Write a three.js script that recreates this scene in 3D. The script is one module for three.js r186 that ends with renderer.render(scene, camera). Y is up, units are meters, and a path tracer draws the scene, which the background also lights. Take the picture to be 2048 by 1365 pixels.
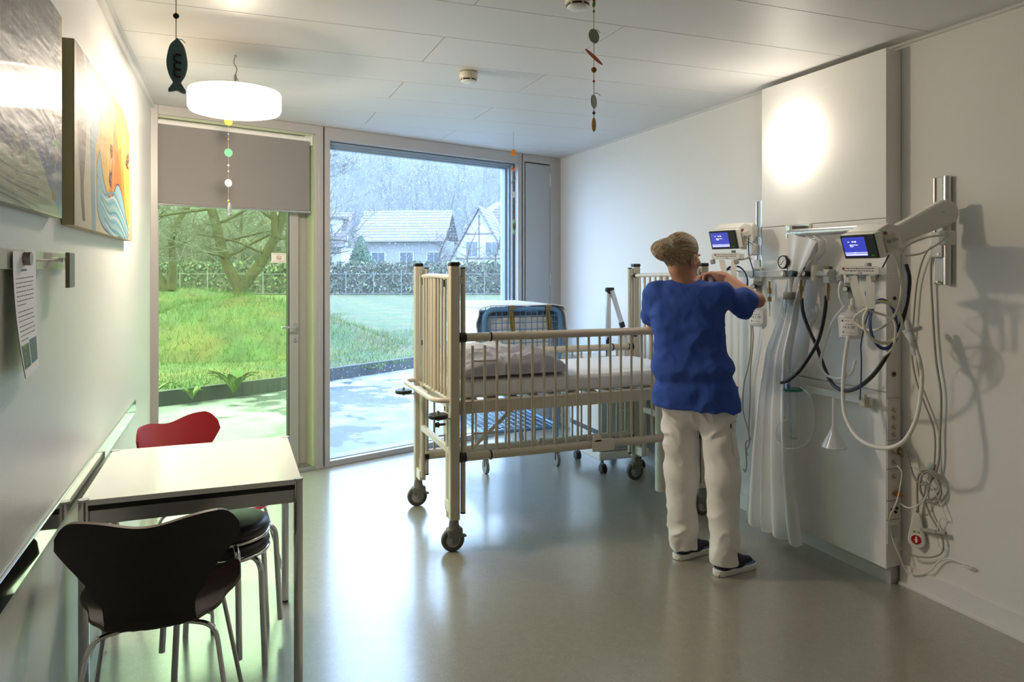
import * as THREE from 'three';
import { mergeGeometries } from 'three/addons/utils/BufferGeometryUtils.js';
import { RoundedBoxGeometry } from 'three/addons/geometries/RoundedBoxGeometry.js';
import { RectAreaLightUniformsLib } from 'three/addons/lights/RectAreaLightUniformsLib.js';
import { MarchingCubes } from 'three/addons/objects/MarchingCubes.js';

// ---------- camera, sky, exposure ----------
const scene = new THREE.Scene();
const camera = new THREE.PerspectiveCamera(2 * Math.atan(682.5 / 1448) * 180 / Math.PI, 2048 / 1365, 0.05, 900);
camera.position.set(0, 1.5, 0);
camera.rotation.y = -0.369;
camera.setViewOffset(2048, 1365, 0, 144.5, 2048, 1365);      // a shift lens: upright lines stay upright
const renderer = new THREE.WebGLRenderer();
renderer.toneMapping = THREE.LinearToneMapping;
renderer.toneMappingExposure = 1.92;
renderer.shadowMap.enabled = true;
RectAreaLightUniformsLib.init();
scene.background = new THREE.Color().setRGB(0.56, 0.75, 1.0);  // even, rainy overcast
scene.backgroundIntensity = 5.2;
scene.fog = new THREE.FogExp2(new THREE.Color().setRGB(0.92, 0.96, 1.0), 0.0013);   // rain haze over the garden and the hill

// ---------- helpers ----------
let seed = 7;
const rnd = () => { seed = (seed * 1664525 + 1013904223) >>> 0; return seed / 4294967296; };
const rr = (a, b) => a + (b - a) * rnd();
const V = (x, y, z) => new THREE.Vector3(x, y, z);
const used = new Map();
function numbered(n) { const k = used.get(n) || 0; used.set(n, k + 1); return k ? n + '_' + String(k).padStart(3, '0') : n; }
function metreUV(g) {                                          // uv in metres, by the side a face looks to
  const p = g.attributes.position, n = g.attributes.normal, uv = new Float32Array(p.count * 2);
  for (let i = 0; i < p.count; i++) {
    const a = Math.abs(n.getX(i)), b = Math.abs(n.getY(i)), c = Math.abs(n.getZ(i));
    if (a >= b && a >= c) { uv[2 * i] = p.getZ(i); uv[2 * i + 1] = p.getY(i); }
    else if (b >= c) { uv[2 * i] = p.getX(i); uv[2 * i + 1] = p.getZ(i); }
    else { uv[2 * i] = p.getX(i); uv[2 * i + 1] = p.getY(i); }
  }
  g.setAttribute('uv', new THREE.BufferAttribute(uv, 2));
  return g;
}
function join(list, keepUV) {
  list = [].concat(list).flat(3).map((g) => {
    const q = g.index ? g.toNonIndexed() : g.clone();
    for (const k of Object.keys(q.attributes)) if (!['position', 'normal', 'uv'].includes(k)) q.deleteAttribute(k);
    q.morphAttributes = {};
    if (!q.attributes.normal) q.computeVertexNormals();
    if (!keepUV || !q.attributes.uv) metreUV(q);
    return q;
  });
  return list.length === 1 ? list[0] : mergeGeometries(list, false);
}
function obj(name, geos, mat, parent, keepUV) {
  const m = new THREE.Mesh(join(geos, keepUV), mat);
  m.name = parent ? name : numbered(name);
  m.castShadow = m.receiveShadow = true;
  (parent || scene).add(m);
  return m;
}
function tag(o, label, category, group) { o.userData.label = label; o.userData.category = category; if (group) o.userData.group = group; return o; }
function thing(name, label, category, pos = [0, 0, 0], turn = 0, group) {
  const g = new THREE.Group();
  g.name = numbered(name); g.position.set(...pos); g.rotation.y = turn;
  scene.add(g);
  return tag(g, label, category, group);
}
function struct(o, label) { o.userData.kind = 'structure'; if (label) o.userData.label = label; return o; }
function stuff(o) { o.userData.kind = 'stuff'; return o; }
const at = (g, x = 0, y = 0, z = 0, rx = 0, ry = 0, rz = 0) => g.applyMatrix4(new THREE.Matrix4().compose(V(x, y, z), new THREE.Quaternion().setFromEuler(new THREE.Euler(rx, ry, rz)), V(1, 1, 1)));
const box = (x0, x1, y0, y1, z0, z1) => at(new THREE.BoxGeometry(x1 - x0, y1 - y0, Math.abs(z1 - z0)), (x0 + x1) / 2, (y0 + y1) / 2, (z0 + z1) / 2);
const rbox = (x0, x1, y0, y1, z0, z1, r = 0.004, s = 2) => at(new RoundedBoxGeometry(x1 - x0, y1 - y0, Math.abs(z1 - z0), s, r), (x0 + x1) / 2, (y0 + y1) / 2, (z0 + z1) / 2);
const cylY = (r, y0, y1, x = 0, z = 0, seg = 20, r2 = r) => at(new THREE.CylinderGeometry(r2, r, y1 - y0, seg), x, (y0 + y1) / 2, z);
function rod(a, b, r, seg = 12, r2 = r) {                      // cylinder from a to b
  a = V(...a); b = V(...b);
  const d = b.clone().sub(a), l = d.length();
  const g = new THREE.CylinderGeometry(r2, r, l, seg);
  return g.applyMatrix4(new THREE.Matrix4().compose(a.clone().add(b).multiplyScalar(0.5), new THREE.Quaternion().setFromUnitVectors(V(0, 1, 0), d.normalize()), V(1, 1, 1)));
}
const tube = (pts, r, seg = 60, rs = 8, closed = false) => new THREE.TubeGeometry(new THREE.CatmullRomCurve3(pts.map((p) => V(...p)), closed, 'centripetal'), seg, r, rs, closed);
function bentTube(pts, r, bend, rs = 10) {                     // straight runs with rounded corners
  const path = new THREE.CurvePath(), P = pts.map((p) => V(...p));
  let from = P[0];
  for (let i = 1; i < P.length; i++) {
    if (i === P.length - 1) { path.add(new THREE.LineCurve3(from, P[i])); break; }
    const u = P[i].clone().sub(P[i - 1]).normalize(), w = P[i + 1].clone().sub(P[i]).normalize();
    const a = P[i].clone().addScaledVector(u, -bend), b = P[i].clone().addScaledVector(w, bend);
    path.add(new THREE.LineCurve3(from, a)); path.add(new THREE.QuadraticBezierCurve3(a, P[i], b)); from = b;
  }
  const all = [];
  for (const c of path.curves) { const n = c.isLineCurve3 ? 1 : 7; for (let i = 0; i <= n; i++) { const p = c.getPoint(i / n); if (!all.length || all[all.length - 1].distanceTo(p) > 1e-5) all.push(p); } }
  return sweep(all, r, rs);
}
function sweep(P, r, rs = 10) {                                // round tube through the very points given; r may be a function of the share of length
  const n = P.length, pos = [], nor = [], idx = [];
  let N = V(0, 0, 0), T0;
  for (let i = 0; i < n; i++) {
    const T = P[Math.min(i + 1, n - 1)].clone().sub(P[Math.max(i - 1, 0)]).normalize();
    if (!i) { N.set(0, 1, 0); if (Math.abs(T.y) > 0.9) N.set(1, 0, 0); N.addScaledVector(T, -N.dot(T)).normalize(); }
    else { N.applyQuaternion(new THREE.Quaternion().setFromUnitVectors(T0, T)); N.addScaledVector(T, -N.dot(T)).normalize(); }
    T0 = T;
    const B = T.clone().cross(N), R = typeof r === 'function' ? r(i / (n - 1)) : r;
    for (let j = 0; j < rs; j++) {
      const a = j / rs * 2 * Math.PI, d = N.clone().multiplyScalar(Math.cos(a)).addScaledVector(B, Math.sin(a));
      pos.push(P[i].x + d.x * R, P[i].y + d.y * R, P[i].z + d.z * R); nor.push(d.x, d.y, d.z);
    }
  }
  for (let i = 0; i < n - 1; i++) for (let j = 0; j < rs; j++) { const a = i * rs + j, b = i * rs + (j + 1) % rs; idx.push(a, b, a + rs, b, b + rs, a + rs); }
  for (const e of [0, n - 1]) {                                // end caps
    const c = pos.length / 3, T = e ? P[n - 1].clone().sub(P[n - 2]) : P[0].clone().sub(P[1]); T.normalize();
    pos.push(P[e].x, P[e].y, P[e].z); nor.push(T.x, T.y, T.z);
    for (let j = 0; j < rs; j++) { const k = (e * rs + j) * 3; pos.push(pos[k], pos[k + 1], pos[k + 2]); nor.push(T.x, T.y, T.z); }
    for (let j = 0; j < rs; j++) { const a = c + 1 + j, b = c + 1 + (j + 1) % rs; e ? idx.push(c, a, b) : idx.push(c, b, a); }
  }
  const g = new THREE.BufferGeometry();
  g.setAttribute('position', new THREE.Float32BufferAttribute(pos, 3)); g.setAttribute('normal', new THREE.Float32BufferAttribute(nor, 3)); g.setIndex(idx);
  return g;
}
const lathe = (pts, seg = 32) => new THREE.LatheGeometry(pts.map((p) => new THREE.Vector2(...p)), seg);
const ball = (r, x, y, z, sx = 1, sy = 1, sz = 1, seg = 16) => at(new THREE.SphereGeometry(r, seg, Math.max(8, seg * 0.6 | 0)).scale(sx, sy, sz), x, y, z);
function slab(outline, depth, bevel = 0) {                     // outline in x,y extruded to +z
  const s = new THREE.Shape(outline.map((p) => new THREE.Vector2(...p)));
  return new THREE.ExtrudeGeometry(s, { depth: depth - 2 * bevel, bevelEnabled: bevel > 0, bevelSize: bevel, bevelThickness: bevel, bevelSegments: 2, curveSegments: 16 }).translate(0, 0, bevel);
}
function grid(nu, nv, f) {                                     // surface f(u,v) -> [x,y,z]
  const pos = [], idx = [], uv = [];
  for (let j = 0; j <= nv; j++) for (let i = 0; i <= nu; i++) { pos.push(...f(i / nu, j / nv)); uv.push(i / nu, j / nv); }
  for (let j = 0; j < nv; j++) for (let i = 0; i < nu; i++) { const a = j * (nu + 1) + i, b = a + nu + 1; idx.push(a, a + 1, b, a + 1, b + 1, b); }
  const g = new THREE.BufferGeometry();
  g.setAttribute('position', new THREE.Float32BufferAttribute(pos, 3)); g.setAttribute('uv', new THREE.Float32BufferAttribute(uv, 2)); g.setIndex(idx); g.computeVertexNormals();
  return g;
}
// value noise
const hash = (x, y, z = 0) => { let h = Math.imul(x, 374761393) ^ Math.imul(y, 668265263) ^ Math.imul(z, 2147483647 - 1274126177); h = Math.imul(h ^ (h >>> 13), 1274126177); return ((h ^ (h >>> 16)) >>> 0) / 4294967296; };
function noise(x, y, z = 0, per = 0) {
  const X = Math.floor(x), Y = Math.floor(y), Z = Math.floor(z), w = (v) => (per ? ((v % per) + per) % per : v), s = (t) => t * t * (3 - 2 * t), l = (a, b, t) => a + (b - a) * t;
  const a = s(x - X), b = s(y - Y), c = s(z - Z), h = (i, j, k) => hash(w(X + i), w(Y + j), Z + k);
  return l(l(l(h(0, 0, 0), h(1, 0, 0), a), l(h(0, 1, 0), h(1, 1, 0), a), b), l(l(h(0, 0, 1), h(1, 0, 1), a), l(h(0, 1, 1), h(1, 1, 1), a), b), c);
}
const fbm = (x, y, z = 0, o = 4, per = 0) => { let s = 0, a = 0.5, t = 0; for (let i = 0; i < o; i++) { s += a * noise(x, y, z + i * 7, per); t += a; a /= 2; x *= 2; y *= 2; per *= 2; } return s / t; };
function dataTex(n, f, srgb, sizeM = 1, nv = n) {              // f(i/n, j/nv) -> [r,g,b] 0..1 ; sizeM metres a tile
  const d = new Uint8Array(n * nv * 4);
  for (let j = 0; j < nv; j++) for (let i = 0; i < n; i++) { const c = f(i / n, j / nv, i, j), k = (j * n + i) * 4; for (let q = 0; q < 3; q++) d[k + q] = Math.max(0, Math.min(255, (c[q] ?? c[0]) * 255)); d[k + 3] = 255; }
  const t = new THREE.DataTexture(d, n, nv);
  t.wrapS = t.wrapT = THREE.RepeatWrapping; t.magFilter = THREE.LinearFilter; t.repeat.set(1 / (sizeM[0] ?? sizeM), 1 / (sizeM[1] ?? sizeM));
  if (srgb) t.colorSpace = THREE.SRGBColorSpace;
  t.needsUpdate = true;
  return t;
}
function canvasTex(w, h, draw) {
  const c = document.createElement('canvas'); c.width = w; c.height = h;
  draw(c.getContext('2d'), w, h);
  const t = new THREE.CanvasTexture(c); t.colorSpace = THREE.SRGBColorSpace; t.magFilter = THREE.LinearFilter;
  return t;
}
const mat = (color, roughness = 0.5, metalness = 0, more = {}) => new THREE.MeshPhysicalMaterial({ color: Array.isArray(color) ? new THREE.Color().setRGB(...color) : new THREE.Color(color), roughness, metalness, ...more });

// ---------- materials ----------
const grainTex = dataTex(256, (u, v) => [fbm(u * 8, v * 256, 3, 2, 8) * 0.6 + noise(u * 64, v * 256, 1, 64) * 0.4], false, [0.5, 0.25]);
const weaveTex = dataTex(128, (u, v, i, j) => [0.5 + 0.25 * Math.sin(i * Math.PI / 2) * Math.cos(j * Math.PI / 2) + 0.3 * hash(i, j)], false, 0.12);
const speckTex = dataTex(512, (u, v, i, j) => {
  const h = hash(i >> 1, j >> 1, 5), n = fbm(u * 32, v * 32, 2, 4, 32), k = hash(i, j, 9);
  const s = 0.95 + 0.07 * (n - 0.5) + 0.10 * (k - 0.5) + (h > 0.985 ? 0.18 : 0) - (h < 0.02 ? 0.14 : 0);
  return [s * 0.62, s * 0.605, s * 0.55];
}, true, 0.75);
const wrinkleTex = dataTex(256, (u, v) => { const a = fbm(u * 4 + 1.5 * fbm(u * 4, v * 4, 9, 2, 4), v * 4, 11, 4, 4); return [Math.abs(a - 0.5) * 2]; }, false, 0.5);
const M = {
  floor: mat('#ffffff', 0.3, 0, { map: speckTex, specularIntensity: 1, ior: 1.85, clearcoat: 1.0, clearcoatRoughness: 0.17 }),
  wall: mat([0.80, 0.785, 0.75], 0.6, 0, { bumpMap: weaveTex, bumpScale: 0.0004 }),
  laminate: mat([0.74, 0.73, 0.70], 0.34, 0, { bumpMap: grainTex, bumpScale: 0.0004 }),
  ceiling: mat([0.70, 0.69, 0.67], 0.5, 0, { specularIntensity: 0.6 }),
  alu: mat([0.47, 0.45, 0.43], 0.42, 0.25),
  aluDark: mat([0.20, 0.24, 0.28], 0.4, 0.3),
  green: mat([0.44, 0.50, 0.34], 0.5),
  white: mat([0.80, 0.79, 0.76], 0.4),
  whiteGloss: mat([0.80, 0.78, 0.73], 0.22),
  cream: mat([0.53, 0.47, 0.36], 0.28),
  creamLight: mat([0.64, 0.59, 0.49], 0.28),
  black: mat([0.012, 0.012, 0.012], 0.35),
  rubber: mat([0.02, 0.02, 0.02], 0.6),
  rubberDark: mat([0.07, 0.07, 0.065], 0.6),
  rubberGrey: mat([0.16, 0.16, 0.15], 0.55),
  chrome: mat([0.80, 0.80, 0.80], 0.12, 1),
  steel: mat([0.62, 0.62, 0.61], 0.28, 1),
  mirror: mat([0.86, 0.86, 0.84], 0.06, 1),
  aluPole: mat([0.68, 0.68, 0.68], 0.3, 0.9),
  brass: mat([0.34, 0.26, 0.15], 0.35, 1),
  grey: mat([0.35, 0.36, 0.36], 0.45),
  greyLight: mat([0.55, 0.56, 0.56], 0.45),
  blackWood: mat([0.012, 0.011, 0.010], 0.45),
  woodEdge: mat([0.10, 0.075, 0.05], 0.5),
  redWood: mat([0.36, 0.010, 0.018], 0.3, 0, { clearcoat: 0.3, clearcoatRoughness: 0.2 }),
  leather: mat([0.016, 0.016, 0.016], 0.38, 0, { bumpMap: wrinkleTex, bumpScale: 0.001 }),
  tableTop: mat([0.86, 0.85, 0.82], 0.2),
  blind: mat([0.25, 0.235, 0.225], 0.85, 0, { bumpMap: weaveTex, bumpScale: 0.0005 }),
  blueFrame: mat([0.10, 0.25, 0.48], 0.35),
  sheet: mat([0.80, 0.80, 0.82], 0.9, 0, { bumpMap: wrinkleTex, bumpScale: 0.002, sheen: 0.3 }),
  duvet: mat([0.40, 0.395, 0.45], 0.9, 0, { bumpMap: wrinkleTex, bumpScale: 0.002, sheen: 0.3 }),
  strap: mat([0.16, 0.13, 0.04], 0.8),
  hoseBlack: mat([0.015, 0.012, 0.012], 0.35),
  tubing: mat([0.85, 0.88, 0.90], 0.2, 0, { transmission: 0.4, thickness: 0, opacity: 1 }),
  cableCream: mat([0.70, 0.68, 0.58], 0.4),
  cableGrey: mat([0.36, 0.35, 0.30], 0.45),
  cableBlue: mat([0.03, 0.07, 0.20], 0.4),
  cableWhite: mat([0.78, 0.77, 0.72], 0.4),
  clearPlastic: mat([0.92, 0.95, 0.96], 0.05, 0, { transmission: 0.92, thickness: 0 }),
  curtain: mat([0.93, 0.94, 0.95], 0.7, 0, { transmission: 0.22, thickness: 0, side: THREE.DoubleSide }),
  outlet: mat([0.74, 0.73, 0.68], 0.35),
};

// ---------- the room ----------
const CEIL = 2.575, XL = -0.49, XR = 2.98, ZB = 1.6, SLANT = Math.atan(0.346);
const winS = (x) => 5.36 + 0.346 * x;                           // distance of the slanted window wall
function flat(outline, y0, y1) {                                // outline of [x, s], s = -z
  const s = new THREE.Shape(outline.map(([x, q]) => new THREE.Vector2(x, q)));
  return new THREE.ExtrudeGeometry(s, { depth: y1 - y0, bevelEnabled: false }).rotateX(-Math.PI / 2).translate(0, y0, 0);
}
const plan = (e) => [[XL - 0.3, -ZB - 0.1], [XR + 0.3, -ZB - 0.1], [XR + 0.3, winS(XR + 0.3) + e], [XL - 0.3, winS(XL - 0.3) + e]];
struct(obj('floor', flat(plan(0.02), -0.12, 0), M.floor), 'grey speckled glossy vinyl floor');
struct(obj('wall_left', box(XL - 0.12, XL, 0, CEIL + 0.1, ZB, -winS(XL) - 0.1), M.laminate), 'pale satin laminate wall with fine horizontal grain');
struct(obj('wall_right', box(XR, XR + 0.12, 0, CEIL + 0.1, ZB, -winS(XR) - 0.1), M.wall), 'pale textured wall behind the medical column');
struct(obj('wall_back', box(XL - 0.12, XR + 0.12, 0, CEIL + 0.1, ZB, ZB + 0.12), M.wall), 'pale wall behind the viewer');
{
  const c = obj('ceiling', flat(plan(0.3), CEIL + 0.04, CEIL + 0.25), M.ceiling);
  struct(c, 'satin metal panel ceiling in staggered long panels');
  const clip = (poly, f) => { const o = []; poly.forEach((a, i) => { const b = poly[(i + 1) % poly.length], fa = f(a), fb = f(b); if (fa <= 0) o.push(a); if ((fa < 0) !== (fb < 0)) { const t = fa / (fa - fb); o.push([a[0] + (b[0] - a[0]) * t, a[1] + (b[1] - a[1]) * t]); } }); return o; };
  for (let k = -11; k < 8; k++) {
    const s0 = 3.24 + 0.432 * k + 0.002, s1 = s0 + 0.428, j = k % 2 === 0 ? 0.92 : 1.62;
    for (const [a, b] of [[XL + 0.022, j - 0.002], [j + 0.002, XR - 0.004]]) {
      const poly = clip([[a, s0], [b, s0], [b, s1], [a, s1]], (p) => p[1] - winS(p[0]) + 0.0);
      if (poly.length > 2) obj('panel', flat(poly, CEIL, CEIL + 0.018), M.ceiling, c);
    }
  }
}
struct(obj('trim_1', [box(XL, XL + 0.02, CEIL - 0.035, CEIL + 0.02, ZB, -winS(XL)), box(XL, XL + 0.03, CEIL - 0.006, CEIL + 0.002, ZB, -winS(XL))], M.ceiling), 'metal edge trim where ceiling meets the left wall');
struct(obj('trim_2', box(XR - 0.012, XR, CEIL - 0.014, CEIL + 0.02, ZB, -winS(XR)), M.ceiling), 'metal edge trim where ceiling meets the right wall');
struct(obj('baseboard_right', [box(XR - 0.012, XR, 0, 0.10, ZB, -2.551), box(XR - 0.012, XR, 0, 0.10, -3.41, -winS(XR)), box(XR - 0.022, XR - 0.012, 0, 0.012, ZB, -2.551)], M.white), 'white baseboard along the right wall');
struct(obj('baseboard_left', box(XL, XL + 0.012, 0, 0.08, ZB, -winS(XL)), M.alu), 'metal baseboard along the left wall');

// slanted window wall: a frame of its own, x along the wall, -z outdoors
function onWindowWall(g) { g.position.set(XL, 0, -winS(XL)); g.rotation.y = SLANT; scene.add(g); return g; }
const WEND = 3.70;
{
  const w = onWindowWall(new THREE.Group()); w.name = 'wall_window'; struct(w, 'metal clad window wall set at a slant');
  obj('header', box(-0.3, WEND + 0.2, CEIL - 0.005, CEIL + 0.3, -0.35, -0.002), M.alu, w);
  obj('end_post', box(3.60, WEND + 0.2, 0, CEIL, -0.3, -0.002), M.alu, w);
  obj('left_return', box(-0.4, -0.001, 0, CEIL, -0.35, -0.01), M.alu, w);
  obj('joint_back', [box(1.18, 1.225, 0, CEIL - 0.006, -0.3, -0.07), box(3.16, 3.2, 0, CEIL - 0.006, -0.3, -0.07)], M.alu, w);
  obj('vent_frame', [rbox(3.187, 3.203, 0.0, CEIL - 0.006, -0.05, 0, 0.002), rbox(3.53, 3.6, 0, CEIL - 0.006, -0.05, 0, 0.002), rbox(3.203, 3.53, 2.50, CEIL - 0.006, -0.05, 0, 0.002), rbox(3.203, 3.53, 0, 0.06, -0.05, 0, 0.002)], M.alu, w);
  obj('vent_back', box(3.19, 3.55, 0.0, CEIL - 0.006, -0.3, -0.09), M.alu, w);
  const flap = obj('vent_flap', rbox(3.217, 3.522, 0.068, 2.488, -0.03, 0.004, 0.002), mat([0.40, 0.42, 0.43], 0.5, 0.1), w);
  obj('hinge', [1.4, 2.35, 0.3].map((y) => cylY(0.006, y - 0.06, y + 0.06, 3.526, 0.006, 10)), M.steel, flap);
}
const glassDoor = mat([1, 1, 1], 0.0, 0, { transmission: 1, thickness: 0, ior: 1.5, color: new THREE.Color().setRGB(0.88, 1.0, 0.42) });
const glassWin = mat([1, 1, 1], 0.0, 0, { transmission: 1, thickness: 0, ior: 1.5, color: new THREE.Color().setRGB(0.82, 0.91, 1.0) });
{
  const d = onWindowWall(new THREE.Group()); d.name = 'door_1'; struct(d, 'glazed terrace door with green tinted glass');
  obj('door_frame', [rbox(0.0, 0.045, 0, CEIL - 0.006, -0.12, 0, 0.003), rbox(0.045, 1.137, 2.505, CEIL - 0.006, -0.16, 0, 0.003), rbox(1.135, 1.195, 0, CEIL - 0.006, -0.3, 0, 0.003), rbox(1.155, 1.175, 0, CEIL - 0.006, -0.2, 0.004, 0.002)], M.alu, d);
  obj('reveal', [box(1.12, 1.136, 0.03, 2.5, -0.15, -0.006), box(0.046, 1.12, 2.488, 2.504, -0.15, -0.006)], M.green, d);
  obj('rebate', rbox(1.053, 1.12, 0.03, 2.488, -0.2, -0.13, 0.003), M.alu, d);
  obj('threshold', rbox(0.045, 1.136, 0, 0.03, -0.25, -0.004, 0.003), M.steel, d);
  obj('gasket', [box(1.046, 1.052, 0.03, 2.488, -0.16, -0.115), box(0.968, 0.974, 0.12, 2.42, -0.145, -0.102)], M.rubber, d);
  const leaf = obj('door_leaf', [rbox(0.046, 0.075, 0.03, 2.488, -0.16, -0.10, 0.003), rbox(0.974, 1.046, 0.03, 2.488, -0.16, -0.10, 0.003), rbox(0.075, 0.974, 0.03, 0.12, -0.16, -0.10, 0.003), rbox(0.075, 0.974, 2.42, 2.488, -0.16, -0.10, 0.003)], M.alu, d);
  const pane = obj('pane', grid(1, 1, (u, v) => [0.07 + 0.905 * u, 0.115 + 2.31 * v, -0.13]), glassDoor, d); pane.userData.label = 'yellow green tinted glass pane';
  const h = obj('door_handle', [bentTube([[1.012, 1.07, -0.10], [1.012, 1.07, -0.045], [0.89, 1.07, -0.045]], 0.009, 0.025, 10)], M.steel, leaf); h.userData.label = 'steel lever handle';
  obj('rosette', [at(new THREE.CylinderGeometry(0.016, 0.016, 0.008, 20).scale(1, 1, 1.9), 1.012, 1.07, -0.097, Math.PI / 2), at(new THREE.CylinderGeometry(0.014, 0.014, 0.008, 20).scale(1, 1, 1.6), 1.014, 0.975, -0.097, Math.PI / 2)], M.steel, leaf);
  obj('keyhole', box(1.012, 1.016, 0.966, 0.982, -0.0945, -0.0925), M.black, leaf);
}
{
  const w = onWindowWall(new THREE.Group()); w.name = 'window_1'; struct(w, 'large fixed window speckled with rain');
  obj('window_frame', [rbox(1.21, 1.25, 0, CEIL - 0.006, -0.05, 0, 0.003), rbox(3.125, 3.170, 0, CEIL - 0.006, -0.05, 0, 0.003), rbox(1.25, 3.125, 2.475, CEIL - 0.006, -0.05, 0, 0.003), rbox(1.25, 3.125, 0, 0.045, -0.05, 0, 0.003)], M.alu, w);
  obj('glazing_gap_fill', [box(3.12, 3.124, 0.045, 2.475, -0.16, -0.05), box(1.25, 3.124, 2.471, 2.475, -0.16, -0.05), box(1.25, 3.124, 0.044, 0.048, -0.12, -0.05)], M.rubber, w);  // near-black filler along the seals; the shade of the gaps is in its colour
  obj('casement', [rbox(3.10, 3.12, 0.05, 2.47, -0.09, -0.055, 0.002), rbox(3.085, 3.105, 0.05, 2.47, -0.125, -0.085, 0.002), rbox(3.068, 3.09, 0.05, 2.47, -0.17, -0.12, 0.002), rbox(1.25, 3.12, 2.455, 2.47, -0.09, -0.055, 0.002), rbox(1.25, 3.105, 2.442, 2.46, -0.125, -0.085, 0.002), rbox(1.25, 3.09, 2.43, 2.446, -0.17, -0.12, 0.002), rbox(1.25, 3.12, 0.03, 0.05, -0.17, -0.05, 0.002), rbox(1.2, 1.245, 0.03, 2.47, -0.17, -0.06, 0.002)], mat([0.30, 0.37, 0.43], 0.4, 0.25), w);
  const pane = obj('pane', grid(1, 1, (u, v) => [1.22 + 1.86 * u, 0.04 + 2.42 * v, -0.15]), glassWin, w); pane.userData.label = 'clear window pane wet outside';
  // rain on the outside of the pane: drops and the runs they leave
  const drop = new THREE.SphereGeometry(1, 6, 4).scale(1, 1, 0.35), n = 6500;
  const im = new THREE.InstancedMesh(drop, mat([0.95, 0.98, 1], 0.02, 0, { transmission: 1, thickness: 0.01, ior: 1.33 }), n);
  im.name = 'rain_drops'; stuff(im);
  const m4 = new THREE.Matrix4(), q = new THREE.Quaternion();
  for (let i = 0; i < n; i++) {
    const r = 0.0015 + 0.0032 * rnd() ** 2, t = rr(1.26, 3.06), y = 0.06 + 2.36 * (1 - rnd() ** 1.5 * 0.98);
    m4.compose(V(t, y, -0.1512), q, V(r, r * rr(1, 1.5), r)); im.setMatrixAt(i, m4);
  }
  w.add(im);
}

// ---------- outdoors ----------
const E = (right, ahead) => [0.9327 * right + 0.3607 * ahead, -(-0.3607 * right + 0.9327 * ahead)];   // [x, z] of a place so far to the right and ahead of where one stands
const grassTex = dataTex(256, (u, v, i, j) => { const n = fbm(u * 8, v * 8, 4, 5, 8), h = hash(i, j, 3), s = 0.7 + 0.5 * n + 0.3 * (h - 0.5), y = noise(u * 6, v * 6, 21, 6); return [s * (0.26 + 0.12 * y), s * 0.345, s * 0.20]; }, true, 2.5);
const wetTex = dataTex(512, (u, v) => { const n = fbm(u * 6, v * 6, 31, 6, 6), k = fbm(u * 24, v * 24, 33, 3, 24), q = Math.max(0, Math.min(1, (n + 0.5 * (k - 0.5) - 0.42) / 0.16)), w = 0.68 + 0.32 * q; return [w * 0.46 + 0.1 * k, w * 0.48 + 0.1 * k, w * 0.50 + 0.1 * k]; }, true, 5);
const wetRough = dataTex(512, (u, v) => { const n = fbm(u * 6, v * 6, 31, 6, 6), k = fbm(u * 24, v * 24, 33, 3, 24); const q = Math.max(0, Math.min(1, (n + 0.5 * (k - 0.5) - 0.42) / 0.16)); return [0, 0.2 + 0.6 * q, 0]; }, false, 5);
const barkTex = dataTex(128, (u, v) => { const n = fbm(u * 16, v * 4, 41, 4, 4); return [0.20 + 0.16 * n, 0.18 + 0.15 * n, 0.13 + 0.10 * n]; }, true, 0.6);
const roofTex = dataTex(128, (u, v, i, j) => { const row = (v * 8) % 1, s = row < 0.22 ? 0.6 : 1; const b = 0.42 + 0.08 * hash(i >> 3, (v * 8) | 0, 4); return [s * b, s * 0.42, s * 0.44]; }, true, [2.4, 2.4]);
const O = {
  grass: mat('#ffffff', 0.9, 0, { map: grassTex }), patio: mat('#ffffff', 1, 0, { map: wetTex, roughnessMap: wetRough }), curb: mat([0.03, 0.032, 0.035], 0.5),
  bark: mat('#ffffff', 0.95, 0, { map: barkTex }), twig: mat([0.11, 0.10, 0.085], 0.95), roof: mat('#ffffff', 0.7, 0, { map: roofTex }), plaster: mat([0.46, 0.46, 0.45], 0.9), fence: mat([0.19, 0.20, 0.20], 0.7), darkWindow: mat([0.08, 0.10, 0.13], 0.15),
  timber: mat([0.14, 0.12, 0.11], 0.8), leafDark: mat([0.05, 0.10, 0.05], 0.8), hedgeLeaf: mat([0.13, 0.12, 0.09], 0.9), blade: mat([0.07, 0.118, 0.034], 0.8), straw: mat([0.16, 0.20, 0.07], 0.85), hill: mat([0.095, 0.10, 0.10], 1), hillTwig: mat([0.13, 0.13, 0.13], 1),
};
struct(obj('patio', flat([[-14, 4.2], [-0.7, 4.9], [XR + 0.4, 6.62], [24, 12], [24, 16.2], [-14, 7.4]].map(([x, s]) => [x, s]), -0.2, -0.05), O.patio), 'wet concrete terrace outside the window');
struct(obj('patio_apron', flat([[-0.9, 5.2], [3.4, 6.6], [3.4, 7.2], [-0.9, 5.7]], -0.19, -0.048), O.patio), 'wet concrete strip along the window');
const curbLine = [[-14, 5.05], [-1.1, 8.9], [0.55, 9.65], [1.1, 10.18], [2.6, 11.1], [3.46, 11.75], [24, 25.5]];
tag(obj('kerb', curbLine.slice(1).map((b, i) => { const a = curbLine[i], dx = b[0] - a[0], ds = b[1] - a[1], l = Math.hypot(dx, ds); return at(new THREE.BoxGeometry(l + 0.02, 0.2, 0.09), (a[0] + b[0]) / 2, 0.02, -(a[1] + b[1]) / 2, 0, Math.atan2(ds, dx)); }), O.curb), 'dark kerb between wet terrace and lawn', 'kerb');
{
  const l = obj('lawn', flat([...curbLine, [60, 50], [60, 60], [-60, 60], [-60, 5]], -0.3, 0.10), O.grass); struct(l, 'wide green lawn reaching to the hedge');
}
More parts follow.
